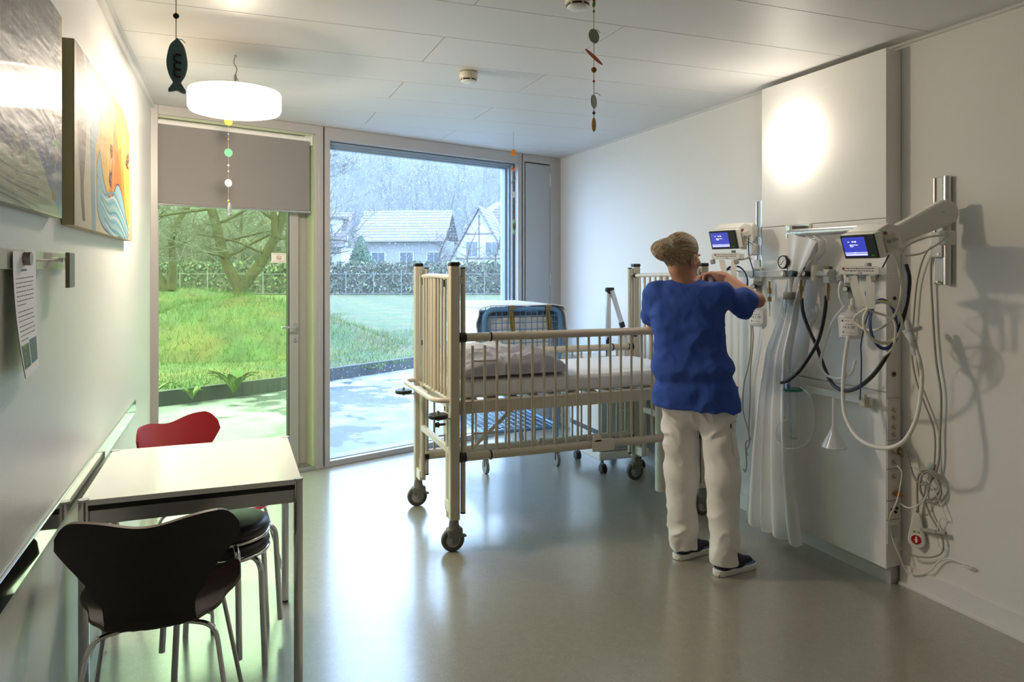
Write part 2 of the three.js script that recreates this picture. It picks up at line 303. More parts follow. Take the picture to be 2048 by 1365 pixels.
// mounds of long grass seen through the door
const mounds = [];
function mound(label, right, ahead, rx, rz, h) {
  const [x, z] = E(right, ahead), g = grid(48, 36, (u, v) => {
    const a = (u - 0.5) * 2, b = (v - 0.5) * 2, r = Math.min(1, Math.hypot(a, b)), bump = Math.cos(r * Math.PI / 2) ** 1.4;
    return [a * rx, 0.06 + h * bump * (0.82 + 0.36 * fbm(a * 3 + right, b * 3, 5)), -b * rz];
  });
  const t = thing('grass_mound', label, 'mound', [x, 0.0, z], -0.369);
  obj('turf', g, O.grass, t);
  const n = 12000, im = new THREE.InstancedMesh(new THREE.ConeGeometry(0.0045, 1, 3).translate(0, 0.5, 0), O.blade, n), m4 = new THREE.Matrix4(), col = new THREE.Color();
  const p = g.attributes.position;
  for (let i = 0; i < n; i++) {
    const k = (rnd() * p.count) | 0, q = new THREE.Quaternion().setFromEuler(new THREE.Euler(rr(-0.9, 0.9), rr(0, 6), rr(-0.9, 0.9)));
    m4.compose(V(p.getX(k) + rr(-0.09, 0.09), p.getY(k) - 0.02, p.getZ(k) + rr(-0.09, 0.09)), q, V(1, rr(0.08, 0.22), 1)); im.setMatrixAt(i, m4);
    im.setColorAt(i, col.setRGB(rr(0.9, 1.6), rr(0.9, 1.4), rr(0.7, 1.1)));
  }
  im.name = 'long_grass'; stuff(im); t.add(im);
  return t;
}
mound('large grassy mound at the foot of the forked tree', -5.1, 13.4, 3.1, 2.9, 0.88);
mound('farther grassy mound beneath the leaning tree', -9.2, 19.5, 4.2, 3, 0.92);
{ // short grass and daisies along the kerb
  const n = 9000, im = new THREE.InstancedMesh(new THREE.ConeGeometry(0.006, 1, 3).translate(0, 0.5, 0), O.blade, n), m4 = new THREE.Matrix4(), col = new THREE.Color();
  for (let i = 0; i < n; i++) {
    const ahead = 8.4 + 6 * rnd() ** 1.6, right = rr(-0.52, -0.1) * ahead, [x, z] = E(right, ahead);
    const inside = -z > 9.15 + 0.56 * (x + 0.5) + (x < -1 ? 0.2 : 0);
    m4.compose(V(x, inside ? 0.08 : -0.4, z), new THREE.Quaternion().setFromEuler(new THREE.Euler(rr(-0.5, 0.5), rr(0, 6), rr(-0.5, 0.5))), V(1, inside ? rr(0.03, 0.09) : 0.01, 1)); im.setMatrixAt(i, m4);
    im.setColorAt(i, col.setRGB(rr(0.7, 1.4), rr(0.8, 1.3), rr(0.5, 1)));
  }
  im.name = 'short_grass'; stuff(im); tag(im, 'short grass blades along the kerb', 'grass'); scene.add(im);
}
function weed(label, x, z, n, size) {
  const t = thing('broad_leaf_weed', label, 'weed', [x, 0.02, z], rr(0, 6), 'weeds by the kerb');
  for (let i = 0; i < n; i++) {
    const a = i / n * 6.28 + rr(-0.2, 0.2), l = size * rr(0.7, 1.1), g = grid(2, 6, (u, v) => { const w = (u - 0.5) * 0.085 * l / 0.4 * Math.sin(Math.min(1, v * 1.1 + 0.08) * Math.PI), r = l * v * 0.8; return [Math.cos(a) * r - Math.sin(a) * w, l * 1.5 * v * (1 - 0.55 * v) + Math.abs(u - 0.5) * 0.02, Math.sin(a) * r + Math.cos(a) * w]; });
    obj('leaf', g, i % 3 ? O.blade : O.straw, t);
  }
}
weed('broad leaved weed growing at the kerb, nearest the door frame', -0.86, -8.72, 17, 0.34);
weed('broad leaved weed growing at the kerb, taller clump to the right', 0.02, -9.15, 20, 0.40);
weed('low weed sprawling over the kerb between two taller clumps', -0.42, -8.95, 9, 0.22);
// trees: a recursive limb builder, thick wood and thin twigs as two parts
function limbs(out, thin, p, dir, len, r, depth, spread, droop) {
  const P = [p.clone()], n = 4; let d = dir.clone();
  for (let i = 0; i < n; i++) { d.add(V(rr(-1, 1), rr(-0.7, 0.9) + droop, rr(-1, 1)).multiplyScalar(0.16)).normalize(); P.push(P[i].clone().addScaledVector(d, len / n)); }
  (r > 0.016 ? out : thin).push(sweep(P, (s) => Math.max(r, 0.0035) * (1 - 0.42 * s), r > 0.05 ? 8 : r > 0.02 ? 5 : 3));
  if (depth <= 0) return;
  const kids = 2 + (rnd() < 0.75 ? 1 : 0) + (depth < 3 ? 1 : 0);
  for (let k = 0; k < kids; k++) {
    const from = k === 0 ? n : 1 + ((rnd() * n) | 0), a = rr(0, 6.28), side = V(Math.cos(a), rr(-0.15, 0.5), Math.sin(a)), nd = d.clone().multiplyScalar(k === 0 ? 1.1 : 0.5).addScaledVector(side, spread * (k === 0 ? 0.35 : 0.9)).normalize();
    limbs(out, thin, P[from].clone(), nd, len * rr(0.55, 0.74), r * (k === 0 ? 0.6 : 0.45), depth - 1, spread, droop);
  }
}
function tree(label, right, ahead, y, trunks, depth, group, spread = 0.9) {
  const [x, z] = E(right, ahead), t = thing('bare_tree', label, 'tree', [x, y, z], -0.369, group), out = [], thin = [];
  for (const [pts, r, kidLen, kids] of trunks) {
    const P = new THREE.CatmullRomCurve3(pts.map((p) => V(...p))).getPoints(14);
    out.push(sweep(P, (s) => r * (1 - 0.5 * s) * (1 + 0.35 * Math.exp(-s * 9)), 9));
    for (let k = 0; k < kids; k++) { const q = P[6 + ((k / kids) * 8 | 0)], a = rr(0, 6.28); limbs(out, thin, q.clone(), V(Math.cos(a), rr(-0.1, 0.6), Math.sin(a) * 0.8).normalize(), kidLen * rr(0.7, 1.2), r * 0.27, depth, spread, 0.0); }
    limbs(out, thin, P[P.length - 1].clone(), P[14].clone().sub(P[11]).normalize(), kidLen, r * 0.45, depth, spread, 0);
  }
  obj('trunk', out, O.bark, t); if (thin.length) { const w = obj('twigs', thin, O.twig, t); stuff(w); }
  return t;
}
tree('forked bare tree with a thick trunk growing on the mound', -5.35, 14.2, 0.6, [
  [[[0.02, 0, 0], [0, 0.5, 0], [-0.25, 1.0, 0], [-0.45, 1.9, 0.1], [-0.75, 2.7, 0], [-1.1, 3.6, 0.2]], 0.125, 1.05, 9],
  [[[0.02, 0, 0], [0.06, 0.5, 0], [0.45, 1.1, -0.1], [0.85, 1.9, 0], [1.05, 2.8, 0.1], [1.3, 3.8, 0]], 0.125, 1.0, 9],
  [[[0.7, 1.55, 0], [0.72, 1.9, 0.1], [0.6, 2.5, 0.2], [0.3, 3.3, 0.2]], 0.075, 0.95, 6],
], 5);
tree('leaning bare tree at the left edge of the door glass', -9.0, 19, 0.75, [
  [[[0, 0, 0], [-0.25, 0.5, 0], [-0.8, 1.2, 0], [-1.2, 2.3, 0.2], [-1.3, 3.6, 0]], 0.14, 1.15, 8],
  [[[0.05, 0.2, 0], [0.1, 0.9, 0], [0.2, 1.7, 0.2], [0.9, 2.9, 0.1], [1.5, 4, 0]], 0.11, 1.15, 8],
], 5);
const thicket = 'bare trees behind the wire fence';
const far = [[-21, 46], [-18.3, 44], [-16.2, 43.5], [-13.9, 45]];
far.forEach(([a, b], i) => tree(['bare tree behind the fence at the far left of the door view', 'bare tree behind the fence just left of the forked trunk', 'bare tree behind the fence showing through the fork', 'bare tree behind the fence beside the door stile'][i], a, b, 0, [[[[0, 0, 0], [0.1, 1.5, 0], [-0.1, 3.5, 0], [0.2, 6.5, 0.2]], 0.14, 1.25, 20]], 4, thicket, 1));
[[-11.6, 44, 'thin bare tree behind the hedge at the left window edge'], [-4.6, 47, 'bare fruit tree behind the hedge before the long roof'], [-3.0, 50, 'bare shrub tree left of the white gable'], [-1.0, 48, 'bare tree before the white gable wall']].forEach(([a, b, l], i) => tree(l, a, b, 0, [[[[0, 0, 0], [0.1, 1.2, 0], [-0.1, 2.2, 0], [0.15, 3.1, 0.2]], i ? 0.09 : 0.12, i ? 0.95 : 1.3, 12]], 3, 'bare trees before the houses', 1));
// hedge with its fence
{
  const [hx, hz] = E(-14, 40), h = thing('hedge', 'long clipped brown hedge at the end of the lawn', 'hedge', [hx, 0.1, hz], -0.369);
  obj('hedge_body', grid(160, 10, (u, v) => { const a = v * Math.PI, w = 1 + 0.5 * (fbm(u * 90, v * 6, 3) - 0.5); return [-16 + 46 * u, 0.05 + Math.max(0, Math.sin(a)) ** 0.5 * 1.55 * (0.9 + 0.2 * fbm(u * 60, v * 3, 8)), Math.cos(a) * 0.4 * w]; }), O.hedgeLeaf, h);
  const n = 16000, im = new THREE.InstancedMesh(new THREE.PlaneGeometry(0.10, 0.16), O.hedgeLeaf, n), m4 = new THREE.Matrix4(), c = new THREE.Color();
  for (let i = 0; i < n; i++) { m4.compose(V(rr(-16, 30), rr(0.05, 1.78), rr(0.2, 0.62)), new THREE.Quaternion().setFromEuler(new THREE.Euler(rr(-1.5, 1.5), rr(0, 6), rr(-1.5, 1.5))), V(1, rr(0.5, 1.6), 1)); im.setMatrixAt(i, m4); const k = rr(0.35, 1.5), gg = rr(0.9, 1.5); im.setColorAt(i, c.setRGB(k, k * gg, k * rr(0.8, 1.1))); }
  im.name = 'leaves'; stuff(im); h.add(im);
  const f = thing('wire_fence', 'pale wire fence running in front of the hedge', 'fence', [hx, 0.1, hz], -0.369);
  for (let x = -16; x < 30; x += 1.5) obj('post', box(x - 0.016, x + 0.016, 0, 1.25, 0.72, 0.77), O.fence, f);
  for (const y of [0.06, 1.12]) obj('rail', rod([-16, y, 0.76], [30, y, 0.76], 0.013, 6), O.fence, f);
}
for (const [a, b, s, l] of [[-9.6, 46, 1, 'green conifer behind the hedge before the long house'], [-1.4, 46, 0.55, 'small round evergreen bush below the white gable']]) {
  const [x, z] = E(a, b), t = thing('evergreen_shrub', l, 'shrub', [x, 0.1, z]);
  obj('stem', cylY(0.08, 0, 2.2 * s, 0, 0, 8, 0.03), O.bark, t);
  const n = 2600, im = new THREE.InstancedMesh(new THREE.ConeGeometry(0.05, 0.34, 4), O.leafDark, n), m4 = new THREE.Matrix4(), c = new THREE.Color();
  for (let i = 0; i < n; i++) { const y = rnd(), r = (s < 1 ? Math.sin(y * 3 + 0.14) : (1 - y) ** 0.8 * Math.min(1, y * 6 + 0.3)) * rr(0.6, 1.05) * 1.25 * (s < 1 ? 0.8 : 1), q = rr(0, 6.28); m4.compose(V(Math.cos(q) * r, (0.2 + y * 3.2) * s, Math.sin(q) * r), new THREE.Quaternion().setFromEuler(new THREE.Euler(rr(-1, 1), q, rr(-1.4, 1.4))), V(1, 1, 1)); im.setMatrixAt(i, m4); const k = rr(0.6, 1.8); im.setColorAt(i, c.setRGB(k, k, k)); }
  im.name = 'needles'; stuff(im); t.add(im);
}
// houses
function prism(pts, depth) { return slab(pts, depth); }
function windowPart(parent, x, y, w, h, z) {
  const f = obj('window', box(x - w / 2 - 0.06, x + w / 2 + 0.06, y - h / 2 - 0.06, y + h / 2 + 0.06, z, z + 0.06), O.plaster, parent);
  for (const k of [0, 1]) obj('pane', box(x - w / 2 + k * w / 2 + 0.02, x + k * w / 2 - 0.02, y - h / 2, y + h / 2, z + 0.055, z + 0.08), O.darkWindow, f);
}
{
  const [x, z] = E(-2.5, 55), h = thing('gabled_house', 'white gabled house with a steep tiled roof behind the hedge', 'house', [x, 0, z], -0.369 - 0.12);
  obj('gable_wall', prism([[-2.3, 0], [2.3, 0], [2.3, 1.9], [0, 6.0], [-2.3, 1.9]], 7).translate(0, 0, -7), O.plaster, h);
  for (const k of [-1, 1]) obj('roof_slope', slab([[0, 6.35], [k * 2.95, 1.1], [k * 2.95, 0.9], [0, 6.1]], 7.6).translate(0, 0, -7.2), O.roof, h);
  windowPart(h, -0.55, 3.0, 0.9, 1.1, 0.0); windowPart(h, 1.0, 3.0, 1.0, 1.0, 0.0); windowPart(h, -1.2, 0.9, 1.2, 1.2, 0); windowPart(h, 1.1, 0.9, 1.2, 1.2, 0);
  obj('timber', [box(-1.8, 1.8, 2.2, 2.35, 0, 0.05), box(-0.06, 0.06, 2.3, 5.6, 0, 0.05), box(-1.0, 1.0, 4.1, 4.22, 0, 0.05)], O.timber, h);
}
{
  const [x, z] = E(-8.15, 60), h = thing('long_house', 'long house with a wide pale tiled roof behind bare trees', 'house', [x, 0, z], -0.369 - 0.1);
  obj('wall', box(-4.6, 2.5, 0, 3.9, -5, 0), mat([0.28, 0.28, 0.29], 0.9), h);
  obj('roof', [slab([[0.6, 3.7], [0.75, 3.75], [-2.6, 6.55], [-2.6, 6.25]], 7.8).rotateY(-Math.PI / 2).translate(2.8, 0, 0), slab([[-5.8, 3.7], [-5.7, 3.9], [-2.6, 6.55], [-2.6, 6.25]], 7.8).rotateY(-Math.PI / 2).translate(2.8, 0, 0)], O.roof, h);
  for (const wx of [-3, -0.6, 1.7]) windowPart(h, wx, 2.2, 1.1, 1.3, 0);
}
{
  const [x, z] = E(-13.0, 50), h = thing('dormer_house', 'white house with a dormer at the left window edge', 'house', [x, 0, z], -0.369);
  obj('wall', box(-4, 1.2, 0, 3.0, -5, 0), O.plaster, h);
  obj('roof', slab([[0.5, 2.9], [0.6, 3.0], [-2.5, 5.6], [-2.5, 5.3]], 5.8).rotateY(-Math.PI / 2).translate(1.5, 0, 0), O.roof, h);
  const d = obj('dormer', box(-1.2, 1.0, 3.2, 5.0, -3, -0.6), O.plaster, h);
  obj('dormer_roof', box(-1.5, 1.3, 5.0, 5.15, -3.2, -0.4), O.timber, d);
  windowPart(h, -0.1, 4.1, 1.2, 1.1, -0.6); windowPart(h, 0.2, 1.6, 0.8, 1.5, 0); windowPart(h, -2.2, 1.6, 1.2, 1.5, 0);
}
{
  const [x, z] = E(-0.6, 78), h = thing('distant_house', 'white house half hidden behind the steep gable', 'house', [x, 0, z], -0.369 + 0.3);
  obj('wall', box(-3, 3, 0, 6.3, -5, 0), O.plaster, h);
  obj('roof', slab([[-3.6, 6.1], [3.6, 6.1], [0, 9]], 5.8).translate(0, 0, -5.4), O.roof, h);
  windowPart(h, -1, 5, 1, 1.2, 0); windowPart(h, 1, 5, 1, 1.2, 0);
}
// wooded hill
{
  const hillY = (right, ahead) => { const t = Math.max(0, Math.min(1, (ahead - 95) / 170)), s = t * t * (3 - 2 * t), k = Math.max(0, Math.min(1, (right + 128) / 60)); return -1 + s * (36 + 34 * k * k * (3 - 2 * k)) * (0.92 + 0.16 * fbm(right / 40, ahead / 40, 2)); };
  const [ox, oz] = E(0, 0), g = grid(70, 40, (u, v) => { const a = 60 + 260 * v, r = -260 + 460 * u, [x, z] = E(r, a); return [x, hillY(r, a), z]; });
  struct(obj('hill', g, O.hill), 'steep wooded hill behind the houses');
  struct(obj('far_ground', flat([[-160, 59], [160, 59], [220, 190], [-220, 190]], -0.6, -0.02), O.grass), 'grass land beyond the hedge');
  const kinds = [0, 1].map((k) => { const out = [], thin = []; limbs(out, thin, V(0, 0, 0), V(0, 1, 0), 4.2, 0.14, 3, 0.9, 0.12); return join([...out, ...thin]); });
  {
    const n = 170, im = new THREE.InstancedMesh(kinds[0], O.twig, n), m4 = new THREE.Matrix4(), c = new THREE.Color();
    for (let i = 0; i < n; i++) { const a = rr(42.5, 66), r = rr(-0.52, -0.27) * a, [x, z] = E(r, a), s = rr(0.35, 0.85); m4.compose(V(x, -0.05, z), new THREE.Quaternion().setFromEuler(new THREE.Euler(0, rr(0, 6), 0)), V(s, s, s)); im.setMatrixAt(i, m4); const q = rr(0.6, 1.8); im.setColorAt(i, c.setRGB(q, q, q * 0.9)); }
    im.name = 'fence_thicket'; stuff(im); tag(im, 'dense bare brushwood behind the wire fence', 'thicket'); scene.add(im);
  }
  kinds.forEach((geo, k) => {
    const n = 800, im = new THREE.InstancedMesh(geo, O.hillTwig, n), m4 = new THREE.Matrix4(), c = new THREE.Color();
    for (let i = 0; i < n; i++) { const v = rnd(), a = 100 + 175 * v, r = rr(-0.62, 0.12) * a, [x, z] = E(r, a), s = rr(0.8, 1.5); m4.compose(V(x, hillY(r, a) - 0.5, z), new THREE.Quaternion().setFromEuler(new THREE.Euler(0, rr(0, 6), 0)), V(s, s, s)); im.setMatrixAt(i, m4); const q = rr(0.5, 1.5); im.setColorAt(i, c.setRGB(q * rr(0.9, 1.15), q, q * rr(0.85, 1.05))); }
    im.name = k ? 'hillside_undergrowth' : 'hillside_trees'; stuff(im); tag(im, k ? 'bare undergrowth crowding the hillside' : 'bare winter trees covering the hillside', 'woods'); scene.add(im);
  });
}

// ---------- lamps ----------
const glow = (k) => mat([0.95, 0.93, 0.88], 0.5, 0, { emissive: new THREE.Color().setRGB(1.0, 0.93, 0.82), emissiveIntensity: k });
{
  const t = thing('pendant_lamp', 'round white glowing drum lamp hanging from the ceiling by a cord', 'lamp', [0.015, 2.335, -3.90]);
  obj('lamp_shade', lathe([[0, -0.052], [0.19, -0.052], [0.213, -0.046], [0.222, -0.03], [0.222, 0.046], [0.21, 0.053], [0, 0.053]], 64), glow(1.5), t);
  obj('top_plate', lathe([[0, 0.0545], [0.215, 0.0545], [0.219, 0.0565], [0.215, 0.0585], [0, 0.0585]], 64), M.white, t);
  obj('suspension_wire', [0, 1, 2].map((k) => rod([Math.cos(k * 2.09 + 0.4) * 0.12, 0.05, Math.sin(k * 2.09 + 0.4) * 0.12], [0, 0.10, 0], 0.0012, 5)), M.steel, t);
  obj('cord_knot', [cylY(0.007, 0.095, 0.14), tube([[0, 0.14, 0], [0.008, 0.17, 0.004], [-0.006, 0.2, 0], [0, 0.24, 0]], 0.003, 20, 6), tube([[0.004, 0.13, 0], [0.016, 0.11, 0], [0.012, 0.075, 0.01]], 0.0025, 12, 6)], mat([0.45, 0.40, 0.33], 0.7), t);
  obj('hook', cylY(0.006, 0.23, 0.242), M.steel, t);
  const l = new THREE.PointLight(new THREE.Color().setRGB(1, 0.84, 0.66), 2.1, 0, 2); l.castShadow = true; l.shadow.radius = 2.5; t.add(l); l.name = 'lamp_light';
  const a = new THREE.RectAreaLight(new THREE.Color().setRGB(1, 0.84, 0.66), 18, 0.38, 0.38); a.position.set(0, -0.056, 0); a.rotation.x = -Math.PI / 2; a.name = 'lamp_face_light'; t.add(a);
}
{
  const t = thing('wall_lamp', 'round white glowing wall lamp on the medical column', 'lamp', [2.879, 2.195, -3.15], -Math.PI / 2);
  obj('lamp_base', at(new THREE.CylinderGeometry(0.15, 0.15, 0.02, 48), 0, 0, 0.011, Math.PI / 2), M.white, t);
  obj('lamp_shade', lathe([[0, 0.092], [0.09, 0.09], [0.14, 0.08], [0.166, 0.062], [0.172, 0.04], [0.166, 0.022], [0, 0.021]], 64).rotateX(Math.PI / 2), glow(2.4), t);
  const l = new THREE.PointLight(new THREE.Color().setRGB(1, 0.86, 0.68), 0.16, 0, 2); l.castShadow = true; l.shadow.radius = 5; l.position.set(0, 0, 0.07); l.name = 'lamp_light'; t.add(l);
}
for (const [n, l, x, z, lab] of [[0, 0, 1.203, -3.769, 'round cream smoke detector in the middle of the ceiling'], [0, 0, 1.26, -2.545, 'round cream ceiling sensor at the top edge of view']]) {
  const t = thing('smoke_detector', lab, 'detector', [x, CEIL, z]);
  obj('base', lathe([[0.0, 0], [0.046, 0], [0.05, -0.012], [0.05, -0.034], [0.044, -0.042], [0, -0.042]].reverse(), 40), M.creamLight, t);
  obj('sensor_slots', lathe([[0, -0.05], [0.04, -0.05], [0.04, -0.041], [0, -0.041]], 24), M.black, t);
  obj('cap', lathe([[0, -0.062], [0.034, -0.06], [0.042, -0.052], [0.042, -0.049], [0, -0.049]], 40), M.white, t);
  for (let k = 0; k < 6; k++) obj('rib', box(-0.003, 0.003, -0.052, -0.04, 0.036, 0.046).rotateY(k * 1.047), M.creamLight, t);
}
// ---------- blind and sign on the door ----------
{
  const t = onWindowWall(new THREE.Group()); t.name = 'roller_blind'; tag(t, 'grey roller blind half lowered over the terrace door', 'blind');
  obj('fabric', [grid(30, 8, (u, v) => [0.004 + 1.095 * u, 1.925 + 0.545 * v, -0.028 + 0.002 * Math.sin(u * 9) * (1 - v)]), grid(30, 8, (u, v) => [1.099 - 1.095 * u, 1.925 + 0.545 * v, -0.0295 + 0.002 * Math.sin((1 - u) * 9) * (1 - v)])], M.blind, t);
  obj('roller', at(new THREE.CylinderGeometry(0.024, 0.024, 1.10, 24), 0.555, 2.462, -0.048, 0, 0, Math.PI / 2), M.white, t);
  obj('bottom_bar', [at(new THREE.CylinderGeometry(0.009, 0.009, 1.10, 14), 0.553, 1.922, -0.028, 0, 0, Math.PI / 2)], M.steel, t);
  obj('bracket', [rbox(1.106, 1.118, 2.42, 2.49, -0.075, -0.012, 0.004), rbox(1.06, 1.12, 2.480, 2.4875, -0.06, -0.02, 0.003)], M.white, t);
}
{
  const t = onWindowWall(new THREE.Group()); t.name = 'door_sign'; tag(t, 'small white no smoking notice stuck on the door glass', 'sign');
  const tex = canvasTex(340, 250, (c, w, h) => {
    c.fillStyle = '#f4f1e6'; c.fillRect(0, 0, w, h); c.fillStyle = '#6b4a40';
    for (const y of [32, 212]) for (let x = 28; x < 300; x += 26) c.fillRect(x, y, 10 + 10 * hash(x, y), 9);
    c.lineWidth = 11; c.strokeStyle = '#a8432c'; c.beginPath(); c.arc(w / 2, 128, 52, 0, 7); c.stroke(); c.beginPath(); c.moveTo(w / 2 - 36, 92); c.lineTo(w / 2 + 36, 164); c.stroke();
    c.fillStyle = '#333'; c.fillRect(w / 2 - 30, 132, 50, 11); c.fillStyle = '#c55'; c.fillRect(w / 2 + 20, 132, 10, 11);
  });
  obj('notice', [box(0.848, 0.958, 1.545, 1.617, -0.1278, -0.1262)], mat([0.85, 0.83, 0.76], 0.6), t);
  obj('print', grid(1, 1, (u, v) => [0.848 + 0.11 * u, 1.545 + 0.072 * v, -0.1258]), mat('#ffffff', 0.5, 0, { map: tex }), t, true);
}
// ---------- left wall ----------
tag(obj('wall_bumper', rbox(XL + 0.0005, XL + 0.009, 0.728, 0.80, ZB - 0.4, -4.35, 0.003), M.mirror), 'polished steel bumper strip along the left wall at table height', 'bumper');
function picture(name, label, s0, s1, y0, y1, d, draw, w, h, m) {
  const t = thing(name, label, 'painting', [XL, 0, 0]);
  obj('board', rbox(0.001, d, y0, y1, -s0, -s1, 0.003), m.edge, t);
  const k = obj('canvas', grid(1, 1, (u, v) => [d + 0.001, y0 + (y1 - y0) * v, -s0 - (s1 - s0) * u]), m.front(canvasTex(w, h, draw)), t, true);
  return k;
}
const blob = (c, pts, fill, stroke, lw = 2) => { c.beginPath(); pts.forEach(([x, y], i) => { if (!i) return c.moveTo(x, y); const [a, b] = pts[i - 1]; c.quadraticCurveTo(a, b, (a + x) / 2, (b + y) / 2); }); c.lineTo(...pts[pts.length - 1]); if (fill) { c.closePath(); c.fillStyle = fill; c.fill(); } if (stroke) { c.strokeStyle = stroke; c.lineWidth = lw; c.stroke(); } };
const brush = dataTex(256, (u, v) => [fbm(u * 8 + 3 * fbm(u * 4, v * 4, 1, 3, 4), v * 14, 61, 5, 8)], false, [1, 1]);
picture('seaside_painting', 'abstract painting with orange rock, yellow sky and pale blue waves', 2.573, 3.955, 1.635, 2.213, 0.035, (c, w, h) => {
  c.fillStyle = '#e6dcbb'; c.fillRect(0, 0, w, h);
  blob(c, [[330, 0], [w, 0], [w, h], [300, h], [300, 0]], '#edc45a');
  blob(c, [[150, 0], [330, 0], [390, 90], [360, 190], [290, 270], [290, 360], [310, h], [250, h], [230, 300], [200, 120]], '#7fb0c9');
  for (let i = 0; i < 9; i++) blob(c, [[190 + i * 20, 0], [250 + i * 16, 110], [240 + i * 9, 220], [235 + i * 7, 330], [255 + i * 8, h]], null, ['#5d93b5', '#a6cbd6', '#cfdfdc'][i % 3], 6);
  blob(c, [[20, 0], [120, 0], [165, 90], [165, 240], [120, 420], [60, 360], [30, 180]], '#85705a');
  for (let i = 0; i < 8; i++) blob(c, [[50 + i * 12, 20], [70 + i * 9, 150], [60 + i * 9, 280], [80 + i * 6, 420], [110 + i * 5, 500]], null, ['#6a5443', '#a89479', '#4d3f3a'][i % 3], 5);
  blob(c, [[560, 470], [520, 380], [600, 330], [640, 120], [720, 80], [760, 160], [770, 190], [850, 150], [900, 230], [930, 330], [960, 500]], '#ec9a3c');
  blob(c, [[660, 440], [680, 260], [720, 180], [800, 220], [870, 330], [860, 460]], '#e5822e');
  for (let i = 0; i < 26; i++) { const x = 420 + rnd() * 560, y = rnd() * 260; blob(c, [[x, y], [x + 18, y + 30], [x + 6, y + 70]], null, ['#f6e3b0', '#e2b04a', '#cdbfd0'][i % 3], 7); }
  for (const [x, y, s] of [[610, 215, 26], [1010, 180, 46], [590, 315, 30]]) { for (let i = 0; i < 30; i++) { c.fillStyle = ['#4b2c4e', '#5f3546', '#7b3f3a'][i % 3]; c.beginPath(); c.arc(x + (rnd() - 0.5) * s * 1.7, y + (rnd() - 0.5) * s * 1.7, s * 0.22 * rnd() + 3, 0, 7); c.fill(); } c.fillRect(x - 2, y, 4, 150); c.fillRect(x + 20, y, 3, 140); }
  blob(c, [[380, 250], [440, 330], [540, 390], [640, 380], [740, 310], [840, 330], [930, 400], [1020, 470], [1060, h], [330, h], [330, 300]], '#9fcbd6', '#4e3a49', 6);
  for (let i = 0; i < 14; i++) blob(c, [[330 + i * 18, 330 + i * 17], [470 + i * 20, 400 + i * 13], [650 + i * 10, 350 + i * 19], [800 + i * 8, 390 + i * 16], [1050, 480 + i * 12]], null, ['#6ea7bd', '#d3e6df', '#86bccb', '#b6d7c8'][i % 4], 9);
  c.fillStyle = '#e9dca9'; c.fillRect(w - 92, 0, 92, h);
  c.strokeStyle = '#5b4a3d'; c.lineWidth = 3; for (let k = 0; k < 2; k++) for (let i = 0; i < 22; i++) { const y = 8 + i * 26, x = w - 70 + k * 40; c.beginPath(); c.moveTo(x, y); c.quadraticCurveTo(x + 22 * (rnd() - 0.2), y + 6, x + 8, y + 13); c.quadraticCurveTo(x - 12, y + 18, x + 6, y + 24); c.stroke(); }
}, 1150, 520, { edge: mat([0.42, 0.36, 0.20], 0.6), front: (t) => mat([0.55, 0.55, 0.55], 0.55, 0, { map: t, specularIntensity: 0.4, bumpMap: brush, bumpScale: 0.002 }) });
picture('underwater_painting', 'large glossy blue underwater painting with a sandy green seabed', 1.2, 2.423, 1.646, 2.228, 0.03, (c, w, h) => {
  const g = c.createLinearGradient(0, 0, 0, h); for (const [p, k] of [[0, '#6f7683'], [0.3, '#5a6577'], [0.55, '#2c4264'], [0.75, '#2f5b86'], [1, '#8fb9c4']]) g.addColorStop(p, k); c.fillStyle = g; c.fillRect(0, 0, w, h);
  for (let i = 0; i < 16; i++) blob(c, [[40 + i * 70, 0], [70 + i * 70, 120], [60 + i * 72, 260]], null, '#8d97a6', 5);
  for (let i = 0; i < 260; i++) { const x = rnd() * w, y = 230 + rnd() * 170; blob(c, [[x, y], [x + 14, y + 8], [x + 30, y + 4 + rnd() * 16]], null, ['#4f83a8', '#8db5c4', '#1d3355', '#27507c'][i % 4], 3 + rnd() * 5); }
  blob(c, [[0, 380], [150, 390], [350, 380], [520, 410], [700, 440], [820, 380], [930, 450], [1010, 500], [w, 540], [w, h], [0, h]], '#b9c79a');
  for (let i = 0; i < 10; i++) blob(c, [[0, 420 + i * 16], [220, 440 + i * 12], [420, 430 + i * 15], [600, 470 + i * 9], [860, 460 + i * 14]], null, ['#6d7a56', '#d6dbb0', '#8b986a'][i % 3], 4);
  blob(c, [[640, 440], [660, 380], [690, 360], [700, 430]], '#a4a374', '#6c6a44', 4); blob(c, [[720, 445], [740, 390], [765, 440]], '#a4a374', '#6c6a44', 4);
  for (let i = 0; i < 7; i++) blob(c, [[w - 60 - i * 8, h - 40], [w - 90, 430], [w - 40 - i * 6, 380], [w - 80, 300 + i * 6], [w - 60, 270]], null, ['#8d8336', '#b7a54a', '#6e6a2f'][i % 3], 6);
  c.fillStyle = '#c79c5c'; c.fillRect(w - 34, 0, 34, 230);
}, 1100, 540, { edge: mat([0.45, 0.50, 0.36], 0.5), front: (t) => mat([0.62, 0.62, 0.62], 0.5, 0, { map: t, specularIntensity: 0.3, clearcoat: 0.3, clearcoatRoughness: 0.06, bumpMap: brush, bumpScale: 0.004 }) });
